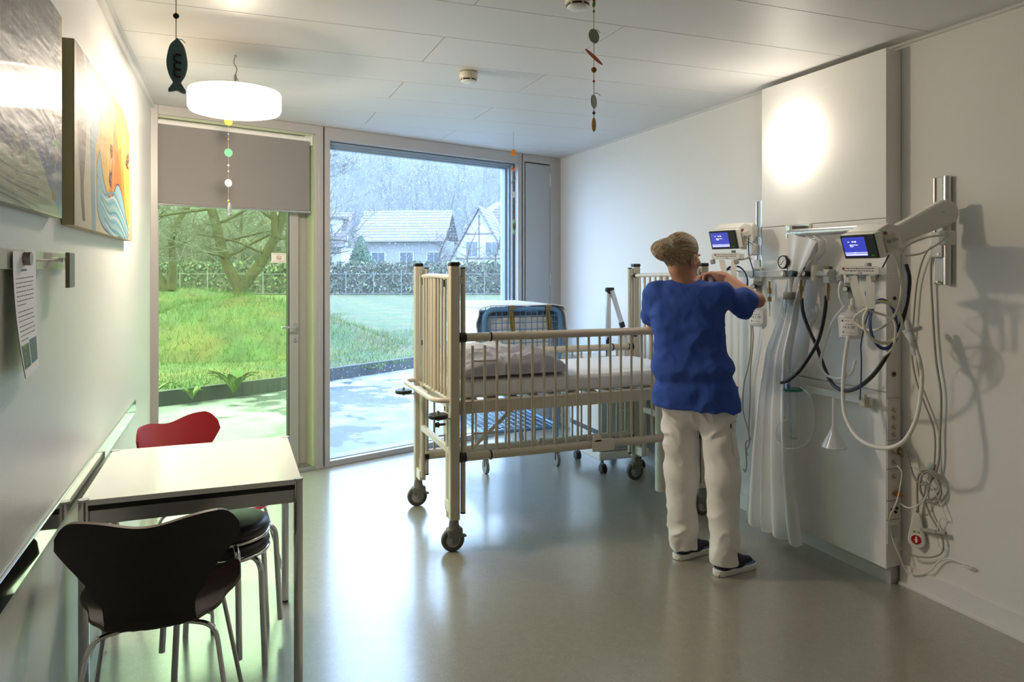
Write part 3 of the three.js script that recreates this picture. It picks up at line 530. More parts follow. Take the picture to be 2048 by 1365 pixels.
{
  const t = thing('magnet_rail', 'clear strip with small steel pegs on the left wall', 'rail', [XL, 0, 0]);
  obj('strip', rbox(0.0005, 0.012, 1.499, 1.547, -1.0, -2.60, 0.002), mat([0.74, 0.76, 0.68], 0.12, 0, { transmission: 0.35, thickness: 0 }), t);
  for (const s of [1.45, 2.36]) obj('peg', [at(new THREE.CylinderGeometry(0.004, 0.004, 0.03, 12), 0.027, 1.522, -s, 0, 0, Math.PI / 2), at(new THREE.CylinderGeometry(0.008, 0.008, 0.008, 16), 0.044, 1.522, -s, 0, 0, Math.PI / 2)], M.chrome, t);
  obj('screw', at(new THREE.CylinderGeometry(0.004, 0.004, 0.003, 12), 0.0135, 1.522, -2.565, 0, 0, Math.PI / 2), M.black, t);
  const c = thing('steel_clip', 'dark steel clip bar hanging at the end of the strip', 'clip', [XL, 0, 0]);
  obj('bar', slab([[-0.035, 0], [0.035, 0], [0.035, 0.098], [-0.035, 0.098]], 0.012, 0.003).rotateY(Math.PI / 2).translate(0.034, 1.447, -2.487), mat([0.22, 0.18, 0.14], 0.35, 0.8), c);
  obj('stem', at(new THREE.CylinderGeometry(0.008, 0.008, 0.024, 14), 0.024, 1.525, -2.475, 0, 0, Math.PI / 2), M.steel, c);
  const tex = canvasTex(420, 600, (q, w, h) => {
    q.fillStyle = '#efeef2'; q.fillRect(0, 0, w, h); q.fillStyle = '#474650'; q.fillRect(130, 90, 110, 9);
    const rows = [130, 152, 172, 194, 216, 238, 258, 290, 312, 334, 360, 382, 404, 426]; rows.forEach((y, i) => { let x = 40; const e = i % 7 === 6 ? 200 : 340 + 40 * hash(i, 2); while (x < e) { const l = 14 + 30 * hash(i, x | 0); q.fillRect(x, y, Math.min(l, e - x), 5); x += l + 7; } });
    const pic = (x, y, ww, hh, pal) => { for (let j = 0; j < hh; j += 4) for (let i = 0; i < ww; i += 4) { q.fillStyle = pal[(fbm(i / 22, j / 22, 4) * 1.6 * pal.length | 0) % pal.length]; q.fillRect(x + i, y + j, 4, 4); } };
    pic(20, 450, 170, 110, ['#59704a', '#7c9a58', '#3f5a44']); pic(205, 440, 180, 120, ['#5c6a7c', '#7f7a68', '#3f6f96', '#6b7c58']);
  });
  const p = thing('notice_sheet', 'white printed sheet with two photos held to the wall strip', 'paper', [XL, 0, 0]);
  const sh = (u, v, e) => { const y = 1.244 + 0.297 * v, lift = 0.012 + 0.026 * (1 - v) ** 2 * (0.3 + 0.7 * (1 - u)); return [0.014 + e + lift - 0.01, y + 0.006 * u, -1.976 - 0.21 * u]; };
  obj('sheet', [grid(8, 10, (u, v) => sh(u, v, 0.001)), grid(8, 10, (u, v) => sh(1 - u, v, 0))], mat([0.80, 0.80, 0.82], 0.7), p);
  obj('print', grid(8, 10, (u, v) => sh(u, v, 0.0017)), mat('#ffffff', 0.6, 0, { map: tex }), p, true);
  tag(obj('round_magnet', at(new THREE.CylinderGeometry(0.017, 0.017, 0.014, 24), XL + 0.026, 1.525, -2.075, 0, 0, Math.PI / 2), mat([0.30, 0.26, 0.23], 0.3, 0.8)), 'round steel magnet holding the printed sheet', 'magnet');
}
// ---------- table, chairs, stools ----------
{
  const x0 = -0.468, x1 = 0.238, s0 = 2.71, s1 = 3.43, t = thing('side_table', 'square white topped table with chrome legs against the left wall', 'table');
  obj('table_top', rbox(x0 + 0.004, x1 - 0.004, 0.722, 0.741, -s0 - 0.004, -s1 + 0.004, 0.002), M.tableTop, t);
  obj('edge_band', rbox(x0 + 0.006, x1 - 0.006, 0.704, 0.722, -s0 - 0.006, -s1 + 0.006, 0.001), M.black, t);
  for (const [a, b] of [[x0, s0], [x1, s0], [x0, s1], [x1, s1]]) {
    const cx = a + (a < 0 ? 0.014 : -0.014), cs = b + (b < 3 ? 0.014 : -0.014), leg = obj('leg', cylY(0.0165, 0.008, 0.736, cx, -cs, 24), M.chrome, t);
    obj('cap', cylY(0.0168, 0.736, 0.743, cx, -cs, 24), M.greyLight, leg); obj('foot', cylY(0.014, 0, 0.008, cx, -cs, 16), M.rubber, leg);
  }
  for (const s of [s0 + 0.012, s1 - 0.032]) obj('apron', rbox(x0 + 0.03, x1 - 0.03, 0.655, 0.704, -s, -s - 0.02, 0.003), M.steel, t);
  for (const x of [x0 + 0.012, x1 - 0.032]) obj('apron', rbox(x, x + 0.02, 0.655, 0.704, -s0 - 0.03, -s1 + 0.03, 0.003), M.steel, t);
}
function spline(tab) { return (t) => { for (let i = 1; i < tab.length; i++) if (t <= tab[i][0] || i === tab.length - 1) { const [a, ...p] = tab[i - 1], [b, ...q] = tab[i], k = Math.max(0, Math.min(1, (t - a) / (b - a))), s = k * k * (3 - 2 * k) * 0.5 + k * 0.5; return p.map((v, j) => v + (q[j] - v) * s); } }; }
function shell(nu, nv, f, th) {                                 // sheet with thickness; th along the normal
  const g = grid(nu, nv, f), p = g.attributes.position, n = g.attributes.normal, pos = [], idx = [], N = p.count, w = nu + 1;
  for (const k of [0.5, -0.5]) for (let i = 0; i < N; i++) pos.push(p.getX(i) + n.getX(i) * th * k, p.getY(i) + n.getY(i) * th * k, p.getZ(i) + n.getZ(i) * th * k);
  const q = g.index.array; for (let i = 0; i < q.length; i += 3) { idx.push(q[i], q[i + 1], q[i + 2], q[i] + N, q[i + 2] + N, q[i + 1] + N); }
  const rim = []; for (let i = 0; i < w; i++) rim.push(i); for (let j = 1; j <= nv; j++) rim.push(j * w + nu); for (let i = nu - 1; i >= 0; i--) rim.push(nv * w + i); for (let j = nv - 1; j > 0; j--) rim.push(j * w);
  const b = new THREE.BufferGeometry(); b.setAttribute('position', new THREE.Float32BufferAttribute(pos, 3)); b.setIndex(idx); b.computeVertexNormals();
  const e = new THREE.BufferGeometry(), ei = []; rim.forEach((a, i) => { const c = rim[(i + 1) % rim.length]; ei.push(a, a + N, c, c, a + N, c + N); });
  e.setAttribute('position', new THREE.Float32BufferAttribute(pos, 3)); e.setIndex(ei);
  const en = e.toNonIndexed(); en.computeVertexNormals();
  return [b, en];
}
function plyChair(label, x, s, turn, wood) {
  const t = thing('shell_chair', label, 'chair', [x, 0, -s], turn);
  const line = spline([[0, 0.235, 0.425], [0.06, 0.222, 0.437], [0.2, 0.12, 0.442], [0.36, -0.02, 0.436], [0.46, -0.115, 0.434], [0.52, -0.175, 0.447], [0.57, -0.212, 0.49], [0.63, -0.226, 0.55], [0.8, -0.25, 0.67], [1, -0.285, 0.80]]);
  const half = spline([[0, 0.195], [0.15, 0.23], [0.28, 0.234], [0.42, 0.185], [0.52, 0.122], [0.6, 0.118], [0.68, 0.148], [0.8, 0.212], [0.9, 0.252], [1, 0.245]]);
  const body = shell(40, 70, (u, v) => {
    const a = (u - 0.5) * 2, A = Math.abs(a), lo = 0.09 * A ** 5, hi = 0.955 + 0.035 * (1 - Math.cos(Math.min(1, A / 0.7) * Math.PI)) / 2 * 1.3 - 0.13 * Math.max(0, (A - 0.72) / 0.28) ** 2.2, q = lo + (hi - lo) * v;
    const [z, y] = line(q), [w] = half(q), px = a * w, back = Math.max(0, Math.min(1, (q - 0.5) / 0.1));
    return [px, y + (1 - back) * 0.75 * px * px, z + back * 1.1 * px * px];
  }, 0.011);
  const sh = obj('seat_shell', body[0], wood, t); obj('ply_edge', body[1], wood === M.redWood ? M.redWood : M.woodEdge, sh);
  for (const k of [-1, 1]) for (const f of [-1, 1]) {
    const leg = obj('leg', bentTube([[k * 0.02, 0.418, f * 0.05 - 0.01], [k * 0.17, 0.418, f * 0.13 - 0.01], [k * 0.235, 0.012, f * 0.215 - 0.01]], 0.0075, 0.05, 10), M.chrome, t);
    obj('foot', cylY(0.010, 0, 0.022, k * 0.236, f * 0.216 - 0.01, 12), M.black, leg);
  }
  obj('mount', cylY(0.07, 0.408, 0.428, 0, -0.01, 24), M.black, t);
  return t;
}
plyChair('black moulded plywood chair with chrome legs before the table', -0.21, 2.535, Math.atan2(0.05, -0.99), M.blackWood);
plyChair('red moulded plywood chair behind the table by the door', -0.07, 3.56, 0.84, M.redWood);
function stool(label, y, turn, x, s) {
  const t = thing('round_stool', label, 'stool', [x, 0, -s], turn, 'stacked black stools under the table');
  obj('seat', lathe([[0, 0.405], [0.15, 0.405], [0.168, 0.412], [0.172, 0.428], [0.166, 0.446], [0.14, 0.456], [0, 0.461]].map(([r, h]) => [r, h + y]), 48), M.leather, t);
  obj('seat_ring', at(new THREE.TorusGeometry(0.165, 0.008, 8, 48), 0, 0.402 + y, 0, Math.PI / 2), M.chrome, t);
  for (let k = 0; k < 4; k++) { const a = k * Math.PI / 2, c = Math.cos(a), q = Math.sin(a); obj('leg', bentTube([[c * 0.06, 0.398 + y, q * 0.06], [c * 0.2, 0.398 + y, q * 0.2], [c * 0.222, y, q * 0.222]], 0.0115, 0.055, 12), M.chrome, t); }
  return t;
}
stool('black round leather stool with chrome legs, upper of the stacked pair', 0.062, 0.25, -0.03, 3.06);
stool('black round leather stool with chrome legs, lower of the stacked pair', 0, 0.72, -0.03, 3.06);
// ---------- hanging garlands ----------
function garland(label, x, z, y0, items, cord) {
  const t = thing('hanging_garland', label, 'garland', [x, 0, z]);
  const low = Math.min(...items.map((i) => i[1]));
  obj('string', rod([0, CEIL, 0], [0, low, 0], 0.0011, 5), cord, t);
  const c = {}; const m = (k) => (c[k] ||= mat(k, 0.6));
  for (const [kind, y, col, r = 0.03, turn = 0, tilt = 0] of items) {
    if (kind === 'disc') obj('paper_disc', at(new THREE.CylinderGeometry(r, r, 0.003, 28).rotateX(Math.PI / 2), 0, y, 0, tilt, turn, 0), m(col), t);
    if (kind === 'bead') obj('bead', ball(r, 0, y, 0), m(col), t);
    if (kind === 'stick') obj('wooden_stick', at(new THREE.SphereGeometry(1, 16, 10).scale(r, 0.006, 0.0035), 0, y, 0, 0, turn, tilt), m(col), t);
    if (kind === 'drop') obj('drop_pendant', at(new THREE.SphereGeometry(1, 16, 10).scale(0.009, r, 0.005), 0, y, 0, 0, turn, 0), m(col), t);
    if (kind === 'knot') obj('string_tail', tube([[0, y, 0], [0.012, y + 0.004, 0], [0.022, y - 0.006, 0.004]], 0.001, 8, 4), cord, t);
    if (kind === 'fish') {
      const H = r, out = [[0, H], [0.10 * H * 2, H * 0.75], [0.30 * H, H * 0.35], [0.32 * H, 0], [0.24 * H, -0.35 * H], [0.1 * H, -0.62 * H], [0.1 * H, -0.72 * H], [0.26 * H, -1.0 * H], [0.0, -0.93 * H]];
      const pts = new THREE.SplineCurve([...out, ...out.slice(0, -1).reverse().map(([a, b]) => [-a, b])].map((p) => new THREE.Vector2(...p))).getPoints(70);
      const f = obj('fish', at(slab(pts.map((p) => [p.x, p.y]), 0.014, 0.004), 0, y, -0.007, 0, turn, 0), m(col), t); f.userData.label = 'grey blue wooden fish';
      if (H > 0.04) obj('fish_scale', [0.25, -0.05, -0.32].map((k) => at(new THREE.TorusGeometry(0.010, 0.0025, 6, 18, 4.4), 0.006, y + k * H, 0.009, 0, turn, 0.8)), M.black, f);
    }
  }
  return t;
}
const cordTan = mat([0.30, 0.20, 0.12], 0.8);
garland('wooden fish garland hanging nearest the paintings', -0.137, -2.09, 0, [['bead', 2.164, '#241a1c', 0.0075], ['knot', 2.10, 0], ['fish', 2.034, '#6f8c92', 0.067, 0.35]], cordTan);
garland('paper disc garland hanging behind the glowing pendant lamp', -0.02, -4.618, 0, [['disc', 2.375, '#e2a13a', 0.024, 0.3], ['bead', 2.30, '#4f86a8', 0.006], ['bead', 2.27, '#c99a2a', 0.004], ['disc', 2.19, '#55a878', 0.024, 0.35], ['bead', 2.115, '#e8d9c6', 0.006], ['bead', 2.08, '#e8d9c6', 0.004], ['disc', 2.01, '#d9d8c6', 0.023, 0.6], ['bead', 1.945, '#3c4a55', 0.003], ['bead', 1.905, '#d6cf2f', 0.006], ['fish', 1.855, '#7e8b86', 0.034, 1.1]], cordTan);
garland('green disc and stick garland hanging in the middle of the room', 1.119, -2.141, 0, [['bead', 2.392, '#9c5a2c', 0.006], ['stick', 2.378, '#8fa05c', 0.012, 0, 1.4], ['bead', 2.354, '#8f7a66', 0.0045], ['knot', 2.29, 0], ['disc', 2.272, '#8d9480', 0.0235, 0.3], ['stick', 2.203, '#cf7566', 0.04, -0.37, -0.75], ['bead', 2.160, '#8a6a2c', 0.0095], ['bead', 2.122, '#a8524e', 0.0045], ['knot', 2.08, 0], ['disc', 2.055, '#8d9480', 0.0225, 0.7], ['bead', 2.017, '#46566a', 0.0055], ['drop', 1.978, '#dcae6e', 0.024, 0.2]], cordTan);
garland('orange disc garland hanging at the right edge of the window', 2.055, -5.281, 0, [['disc', 2.41, '#f08c1c', 0.025, 0.3], ['bead', 2.285, '#e8622c', 0.009], ['stick', 2.275, '#d9c0a8', 0.035, 0, 0.6], ['stick', 2.272, '#c76a9a', 0.03, 0.3, -0.7], ['stick', 2.19, '#6f8fa0', 0.03, 0, 0.9], ['disc', 2.08, '#dfe3ea', 0.025, 0.5], ['bead', 1.995, '#4a6a88', 0.006], ['bead', 1.94, '#b8584a', 0.006], ['fish', 1.83, '#9db59a', 0.055, 0.5]], cordTan);

// ---------- courses of hoses and cables, metres ----------
const PATH = {
  hoseA: [[2.800, 1.344, -3.009], [2.790, 1.272, -2.988], [2.780, 1.173, -2.928], [2.770, 1.097, -2.866], [2.770, 1.006, -2.823], [2.760, 0.933, -2.758], [2.720, 0.920, -2.641], [2.680, 0.966, -2.510], [2.660, 1.054, -2.401], [2.680, 1.169, -2.341], [2.700, 1.280, -2.307], [2.720, 1.388, -2.297], [2.730, 1.463, -2.300], [2.740, 1.517, -2.324]],
  hoseB: [[2.800, 1.364, -2.840], [2.790, 1.306, -2.834], [2.780, 1.217, -2.843], [2.755, 1.129, -2.851], [2.740, 1.049, -2.893], [2.740, 0.969, -2.962], [2.750, 0.906, -3.057], [2.760, 0.886, -3.113]],
  bigTube: [[2.740, 1.181, -2.639], [2.730, 1.065, -2.651], [2.720, 0.934, -2.653], [2.700, 0.811, -2.622], [2.690, 0.728, -2.548], [2.680, 0.704, -2.446], [2.690, 0.715, -2.362], [2.710, 0.756, -2.308], [2.740, 0.840, -2.279], [2.770, 0.946, -2.277], [2.790, 1.062, -2.289], [2.800, 1.155, -2.329], [2.800, 1.223, -2.385]],
  clearA: [[2.770, 1.456, -2.705], [2.760, 1.410, -2.714], [2.750, 1.359, -2.701], [2.750, 1.322, -2.679]],
  clearB: [[2.750, 1.322, -2.670], [2.740, 1.251, -2.729], [2.740, 1.123, -2.786], [2.740, 1.021, -2.815], [2.740, 0.976, -2.780], [2.740, 0.971, -2.691], [2.740, 1.009, -2.622], [2.740, 1.067, -2.598]],
  clearMaskLoop: [[2.760, 0.880, -3.079], [2.750, 0.754, -3.046], [2.750, 0.704, -3.057], [2.750, 0.651, -3.132], [2.750, 0.574, -3.140], [2.750, 0.545, -3.068], [2.750, 0.583, -2.948], [2.750, 0.670, -2.879], [2.750, 0.785, -2.873], [2.760, 0.854, -2.914], [2.780, 0.878, -2.998]],
  blueLead: [[2.620, 1.606, -2.293], [2.580, 1.569, -2.266], [2.580, 1.506, -2.303], [2.600, 1.441, -2.365], [2.620, 1.391, -2.429]],
  blueTail: [[2.640, 1.162, -2.472], [2.640, 1.091, -2.470], [2.660, 0.997, -2.491], [2.700, 0.896, -2.534]],
  creamLead: [[2.660, 1.578, -2.316], [2.660, 1.496, -2.290], [2.650, 1.411, -2.270], [2.640, 1.326, -2.281], [2.630, 1.270, -2.315], [2.620, 1.234, -2.373], [2.620, 1.235, -2.445], [2.620, 1.270, -2.493]],
  creamTail: [[2.630, 1.282, -2.294], [2.630, 1.230, -2.282], [2.640, 1.164, -2.303], [2.650, 1.121, -2.358]],
  armCable1: [[2.700, 1.556, -2.325], [2.720, 1.599, -2.299], [2.760, 1.632, -2.247], [2.860, 1.646, -2.216]],
  armCable2: [[2.700, 1.556, -2.295], [2.740, 1.564, -2.255], [2.800, 1.598, -2.232], [2.860, 1.641, -2.218]],
  wallCable1: [[2.955, 1.613, -2.361], [2.955, 1.564, -2.406], [2.960, 1.449, -2.449], [2.960, 1.263, -2.470], [2.960, 1.122, -2.481], [2.960, 0.985, -2.457], [2.960, 0.877, -2.410], [2.960, 0.772, -2.365], [2.955, 0.639, -2.358], [2.940, 0.553, -2.364], [2.950, 0.484, -2.387], [2.960, 0.410, -2.441], [2.955, 0.361, -2.453]],
  wallCable2: [[2.950, 1.608, -2.362], [2.955, 1.495, -2.376], [2.960, 1.314, -2.372], [2.960, 1.090, -2.355], [2.960, 0.936, -2.330], [2.960, 0.756, -2.335], [2.955, 0.620, -2.341], [2.945, 0.542, -2.368], [2.945, 0.511, -2.416], [2.945, 0.535, -2.455], [2.940, 0.589, -2.472], [2.930, 0.645, -2.485], [2.915, 0.681, -2.505]],
  coil: [[2.955, 0.375, -2.442], [2.950, 0.468, -2.443], [2.945, 0.553, -2.429], [2.940, 0.589, -2.381], [2.945, 0.577, -2.340], [2.950, 0.524, -2.327], [2.955, 0.470, -2.356], [2.955, 0.446, -2.399], [2.950, 0.474, -2.423], [2.945, 0.545, -2.416], [2.942, 0.580, -2.380], [2.945, 0.565, -2.343], [2.950, 0.503, -2.322], [2.955, 0.449, -2.351], [2.955, 0.444, -2.391]],
  coilTail: [[2.955, 0.464, -2.416], [2.960, 0.382, -2.385], [2.960, 0.324, -2.340], [2.960, 0.279, -2.320], [2.960, 0.233, -2.325], [2.955, 0.200, -2.361], [2.940, 0.180, -2.420], [2.920, 0.181, -2.482], [2.900, 0.215, -2.505]],
  whiteCable: [[2.920, 0.573, -2.525], [2.920, 0.553, -2.501], [2.910, 0.479, -2.500], [2.900, 0.407, -2.511], [2.890, 0.316, -2.543], [2.900, 0.235, -2.536], [2.920, 0.148, -2.509], [2.940, 0.088, -2.493], [2.955, 0.081, -2.458], [2.960, 0.125, -2.385], [2.960, 0.191, -2.335], [2.960, 0.218, -2.286], [2.960, 0.218, -2.235], [2.960, 0.221, -2.187], [2.962, 0.216, -2.181], [2.962, 0.209, -2.199], [2.962, 0.213, -2.229]],
  thinCable: [[2.930, 0.589, -2.458], [2.935, 0.580, -2.436], [2.940, 0.552, -2.394], [2.945, 0.496, -2.348], [2.955, 0.445, -2.326], [2.955, 0.402, -2.307], [2.960, 0.381, -2.303], [2.955, 0.389, -2.321], [2.955, 0.340, -2.341], [2.960, 0.260, -2.342], [2.960, 0.233, -2.325]],
  orangeLead: [[2.920, 0.399, -2.509], [2.925, 0.390, -2.473], [2.930, 0.409, -2.432], [2.940, 0.448, -2.399], [2.945, 0.486, -2.383]],
  mon1Cable: [[2.700, 1.671, -3.307], [2.720, 1.579, -3.327], [2.800, 1.480, -3.386], [2.860, 1.447, -3.476], [2.900, 1.470, -3.583]],
  mon1White: [[2.700, 1.663, -3.328], [2.740, 1.629, -3.301], [2.720, 1.573, -3.318], [2.700, 1.551, -3.379], [2.680, 1.575, -3.434]],
  mon1Down: [[2.900, 1.283, -3.547], [2.920, 1.132, -3.553], [2.940, 0.946, -3.591], [2.950, 0.783, -3.655], [2.950, 0.627, -3.664], [2.950, 0.484, -3.608], [2.950, 0.423, -3.608], [2.950, 0.387, -3.631], [2.950, 0.353, -3.622]],
  mon1Down2: [[2.900, 1.278, -3.538], [2.920, 1.103, -3.535], [2.940, 0.886, -3.582], [2.950, 0.700, -3.599], [2.950, 0.484, -3.608], [2.950, 0.457, -3.594], [2.950, 0.432, -3.636], [2.950, 0.295, -3.631], [2.950, 0.245, -3.645], [2.950, 0.263, -3.659]],
};

// ---------- children's hospital bed ----------
{
  const BX = 1.89, BS = 4.09, t = thing('hospital_cot', 'cream metal children hospital bed with barred sides on castors', 'bed', [BX, 0, -BS]);
  const xl = -0.79, xr = 0.79, zn = 0.39, zf = -0.40;            // posts
  const posts = [[xl, zn, 1], [xl, zf, -1], [xr, zf, -1], [xr, zn, 1]];
  for (const [x, z, k] of posts) {
    const sx = Math.sign(x);
    const p = obj('post', [rbox(x - 0.026, x + 0.026, 0.165, 1.515, z - 0.024, z + 0.024, 0.007), rbox(x - sx * 0.026 - 0.005, x - sx * 0.026 + 0.005, 0.165, 1.5, z - 0.010, z + 0.010, 0.002)], M.cream, t);
    obj('post_cap', rbox(x - 0.028, x + 0.028, 1.514, 1.536, z - 0.026, z + 0.026, 0.008), M.black, p);
    obj('post_groove', box(x - sx * 0.0262 - 0.0015, x - sx * 0.0262 + 0.0015, 0.2, 1.48, z + k * 0.013, z + k * 0.018), M.black, p);
    const tb = obj('guide_tube', cylY(0.0135, 0.20, 1.50, x - sx * 0.052, z - k * 0.006, 16), M.cream, t);
    obj('tube_cap', [cylY(0.0145, 1.5, 1.508, x - sx * 0.052, z - k * 0.006, 16), cylY(0.0145, 0.192, 0.2, x - sx * 0.052, z - k * 0.006, 16)], M.black, tb);
    obj('tube_bracket', rbox(Math.min(x, x - sx * 0.052), Math.max(x, x - sx * 0.052), 1.42, 1.455, z - 0.006, z + 0.006, 0.003), M.creamLight, t);
    obj('rod_bracket', rbox(x - 0.02, x + 0.02, 0.19, 0.25, z - k * 0.115, z - k * 0.02, 0.004), M.creamLight, t);
    // spring rod beside the post
    obj('spring_rod', [cylY(0.006, 0.25, 1.46, x, z - k * 0.06, 10), ...[0, 1, 2, 3, 4, 5, 6].map((i) => at(new THREE.TorusGeometry(0.009, 0.002, 6, 14), x, 0.26 + i * 0.009, z - k * 0.06, Math.PI / 2))], M.steel, t);
    obj('inner_stile', cylY(0.014, 0.21, 0.80, x, z - k * 0.115, 14), M.cream, t);
    obj('slide_stop', rbox(x - sx * 0.02 - 0.014, x - sx * 0.02 + 0.014, 1.02, 1.05, z - k * 0.035, z - k * 0.022, 0.003), M.black, t);
    // castor
    const wheelX = x + 0.005, r = 0.062;
    const c = obj('castor', [cylY(0.03, 0.115, 0.168, x, z, 20, 0.024), rbox(wheelX - 0.045, wheelX + 0.04, 0.075, 0.125, z - 0.026, z + 0.026, 0.012), rbox(wheelX - 0.018, wheelX + 0.018, 0.04, 0.10, z + 0.019, z + 0.027, 0.003), rbox(wheelX - 0.018, wheelX + 0.018, 0.04, 0.10, z - 0.027, z - 0.019, 0.003)], M.rubberGrey, t);
    obj('wheel', at(lathe([[0.02, -0.015], [0.052, -0.016], [r, -0.010], [r, 0.010], [0.052, 0.016], [0.02, 0.015]], 32), wheelX - 0.012, r, z, Math.PI / 2), M.rubberDark, c);
    obj('hub', at(new THREE.CylinderGeometry(0.038, 0.038, 0.034, 28), wheelX - 0.012, r, z, Math.PI / 2), M.grey, c);
    obj('brake_pedal', rbox(wheelX + 0.03, wheelX + 0.062, 0.07, 0.082, z - 0.015, z + 0.015, 0.004), M.rubberGrey, c);
  }
  for (const [x, out] of [[xl, -1], [xr, 1]]) {                  // barred ends
    const e = obj('end_rail', bentTube([[x - out * 0.02, 1.452, zf + 0.03], [x - out * 0.02 + out * 0.03, 1.462, -0.005], [x - out * 0.02, 1.452, zn - 0.03]], 0.0135, 0.15, 12), M.creamLight, t);
    obj('end_rail_tip', [rod([x - out * 0.02, 1.452, zf + 0.026], [x - out * 0.02, 1.452, zf + 0.045], 0.0165, 14), rod([x - out * 0.02, 1.452, zn - 0.026], [x - out * 0.02, 1.452, zn - 0.045], 0.0165, 14)], M.black, e);
    for (let i = 0; i < 9; i++) { const z = -0.27 + i * 0.0675, wide = i === 4 || i === 3; obj('end_bar', cylY(wide ? 0.0145 : 0.0085, 0.78, 1.455, x - out * 0.005, z, 12), M.cream, t); }
    obj('end_crossbar', rod([x - out * 0.005, 0.785, zf + 0.02], [x - out * 0.005, 0.785, zn - 0.02], 0.011, 12), M.cream, t);
    obj('clip', [rbox(x - 0.006, x + 0.006, 1.40, 1.44, -0.29, -0.28, 0.002), rbox(x - 0.006, x + 0.006, 1.40, 1.44, 0.2, 0.21, 0.002)], M.black, t);
    obj('push_bar', bentTube([[x, 0.80, zn - 0.005], [x + out * 0.10, 0.80, zn - 0.03], [x + out * 0.10, 0.80, zf + 0.03], [x, 0.80, zf + 0.005]], 0.0145, 0.07, 14), M.creamLight, t);
    obj('push_bar_bracket', rbox(x + out * 0.05 - 0.012, x + out * 0.05 + 0.012, 0.765, 0.79, -0.22, 0.02, 0.008), M.creamLight, t);
    for (const z of [zn + 0.01, zf - 0.02]) {
      const b = obj('bumper_disc', at(lathe([[0, -0.012], [0.048, -0.012], [0.053, -0.006], [0.053, 0.006], [0.048, 0.012], [0.0, 0.012]], 36), x + out * 0.09, 0.725, z), M.black, t);
      obj('bumper_pin', [cylY(0.009, 0.70, 0.752, x + out * 0.09, z, 12), rod([x, 0.708, z], [x + out * 0.09, 0.708, z], 0.006, 8)], M.steel, b);
    }
    obj('lower_bar', [rbox(x - 0.012, x + 0.012, 0.50, 0.535, zf + 0.1, zn - 0.02, 0.003)], M.creamLight, t);
  }
  // lifting columns, frame
  obj('lifting_column', [cylY(0.026, 0.15, 0.72, xl + 0.012, zn - 0.105, 24), rbox(xl - 0.02, xl + 0.04, 0.60, 0.72, zn - 0.145, zn - 0.07, 0.006)], M.creamLight, t);
  obj('column_knob', [rod([xl - 0.02, 0.655, zn - 0.10], [xl - 0.06, 0.655, zn - 0.10], 0.007, 10), rod([xl - 0.055, 0.655, zn - 0.10], [xl - 0.08, 0.655, zn - 0.10], 0.016, 16, 0.012)], M.black, t);
  obj('lifting_column', cylY(0.052, 0.13, 0.74, 0.60, 0.25, 32), M.creamLight, t);
  obj('base_bar', [rod([xl + 0.03, 0.33, zf], [xr - 0.03, 0.33, zf], 0.022, 16)], M.creamLight, t);
  obj('side_beam', [rbox(xl + 0.03, xr - 0.03, 0.715, 0.785, zn - 0.055, zn - 0.03, 0.004), rbox(xl + 0.03, xr - 0.03, 0.715, 0.785, zf + 0.03, zf + 0.055, 0.004), rbox(xl + 0.03, xl + 0.06, 0.715, 0.785, zf + 0.05, zn - 0.05, 0.004), rbox(xr - 0.06, xr - 0.03, 0.715, 0.785, zf + 0.05, zn - 0.05, 0.004)], M.creamLight, t);
  for (const x of [-0.72, -0.66, -0.5]) obj('bolt', at(new THREE.CylinderGeometry(0.008, 0.008, 0.006, 12), x, 0.735, zn - 0.028, Math.PI / 2), M.steel, t);
  for (let i = 0; i < 12; i++) obj('slat', rbox(-0.7 + i * 0.122, -0.64 + i * 0.122, 0.775, 0.79, zf + 0.05, zn - 0.05, 0.003), M.creamLight, t);
  obj('brace', [rod([xl + 0.06, 0.47, zn - 0.06], [xl + 0.36, 0.72, zn - 0.06], 0.011, 4), rod([xl + 0.02, 0.56, zn - 0.09], [xl + 0.02, 0.60, zn - 0.2], 0.01, 8)], M.creamLight, t);
  // side guards: near one raised, far one lowered
  for (const [z, top, name] of [[zn + 0.0, 1.133, 'near'], [zf, 0.95, 'far']]) {
    const bot = top - 0.64, a = xl + 0.035, b = xr - 0.035;
    for (const y of [top, bot]) {
      const r = obj('guard_tube', rod([a, y, z], [b, y, z], 0.023, 20), M.cream, t);
      for (const x of [-0.585, 0.6]) obj('guard_ring', rod([x - 0.004, y, z], [x + 0.004, y, z], 0.0265, 20), M.black, r);
      obj('guard_end', rod([a - 0.008, y, z], [a + 0.03, y, z], 0.0265, 20), M.black, r); obj('guard_end', rod([b - 0.03, y, z], [b + 0.008, y, z], 0.0265, 20), M.black, r);
    }
    const x0 = 1.204 - BX; let n = 0;
    for (let x = x0; x < b - 0.03; x += 0.0697, n++) obj('guard_bar', cylY(0.0072, bot + (n < 2 ? 0.04 : 0.01), top - (n < 2 ? 0.045 : 0.01), x, z, 10), M.cream, t);
    for (const y of [top - 0.13, bot + 0.12]) obj('guard_link', rod([x0, y, z], [x0 + 0.139, y, z], 0.006, 8), M.cream, t);
    obj('guard_latch', [rbox(0.02, 0.16, bot - 0.035, bot + 0.035, z + 0.018, z + 0.035, 0.004), rbox(0.03, 0.075, bot + 0.02, bot + 0.055, z + 0.01, z + 0.035, 0.003)], M.creamLight, t);
  }
}
const MX0 = 1.145, MX1 = 2.63, MS0 = 3.752, MS1 = 4.43;
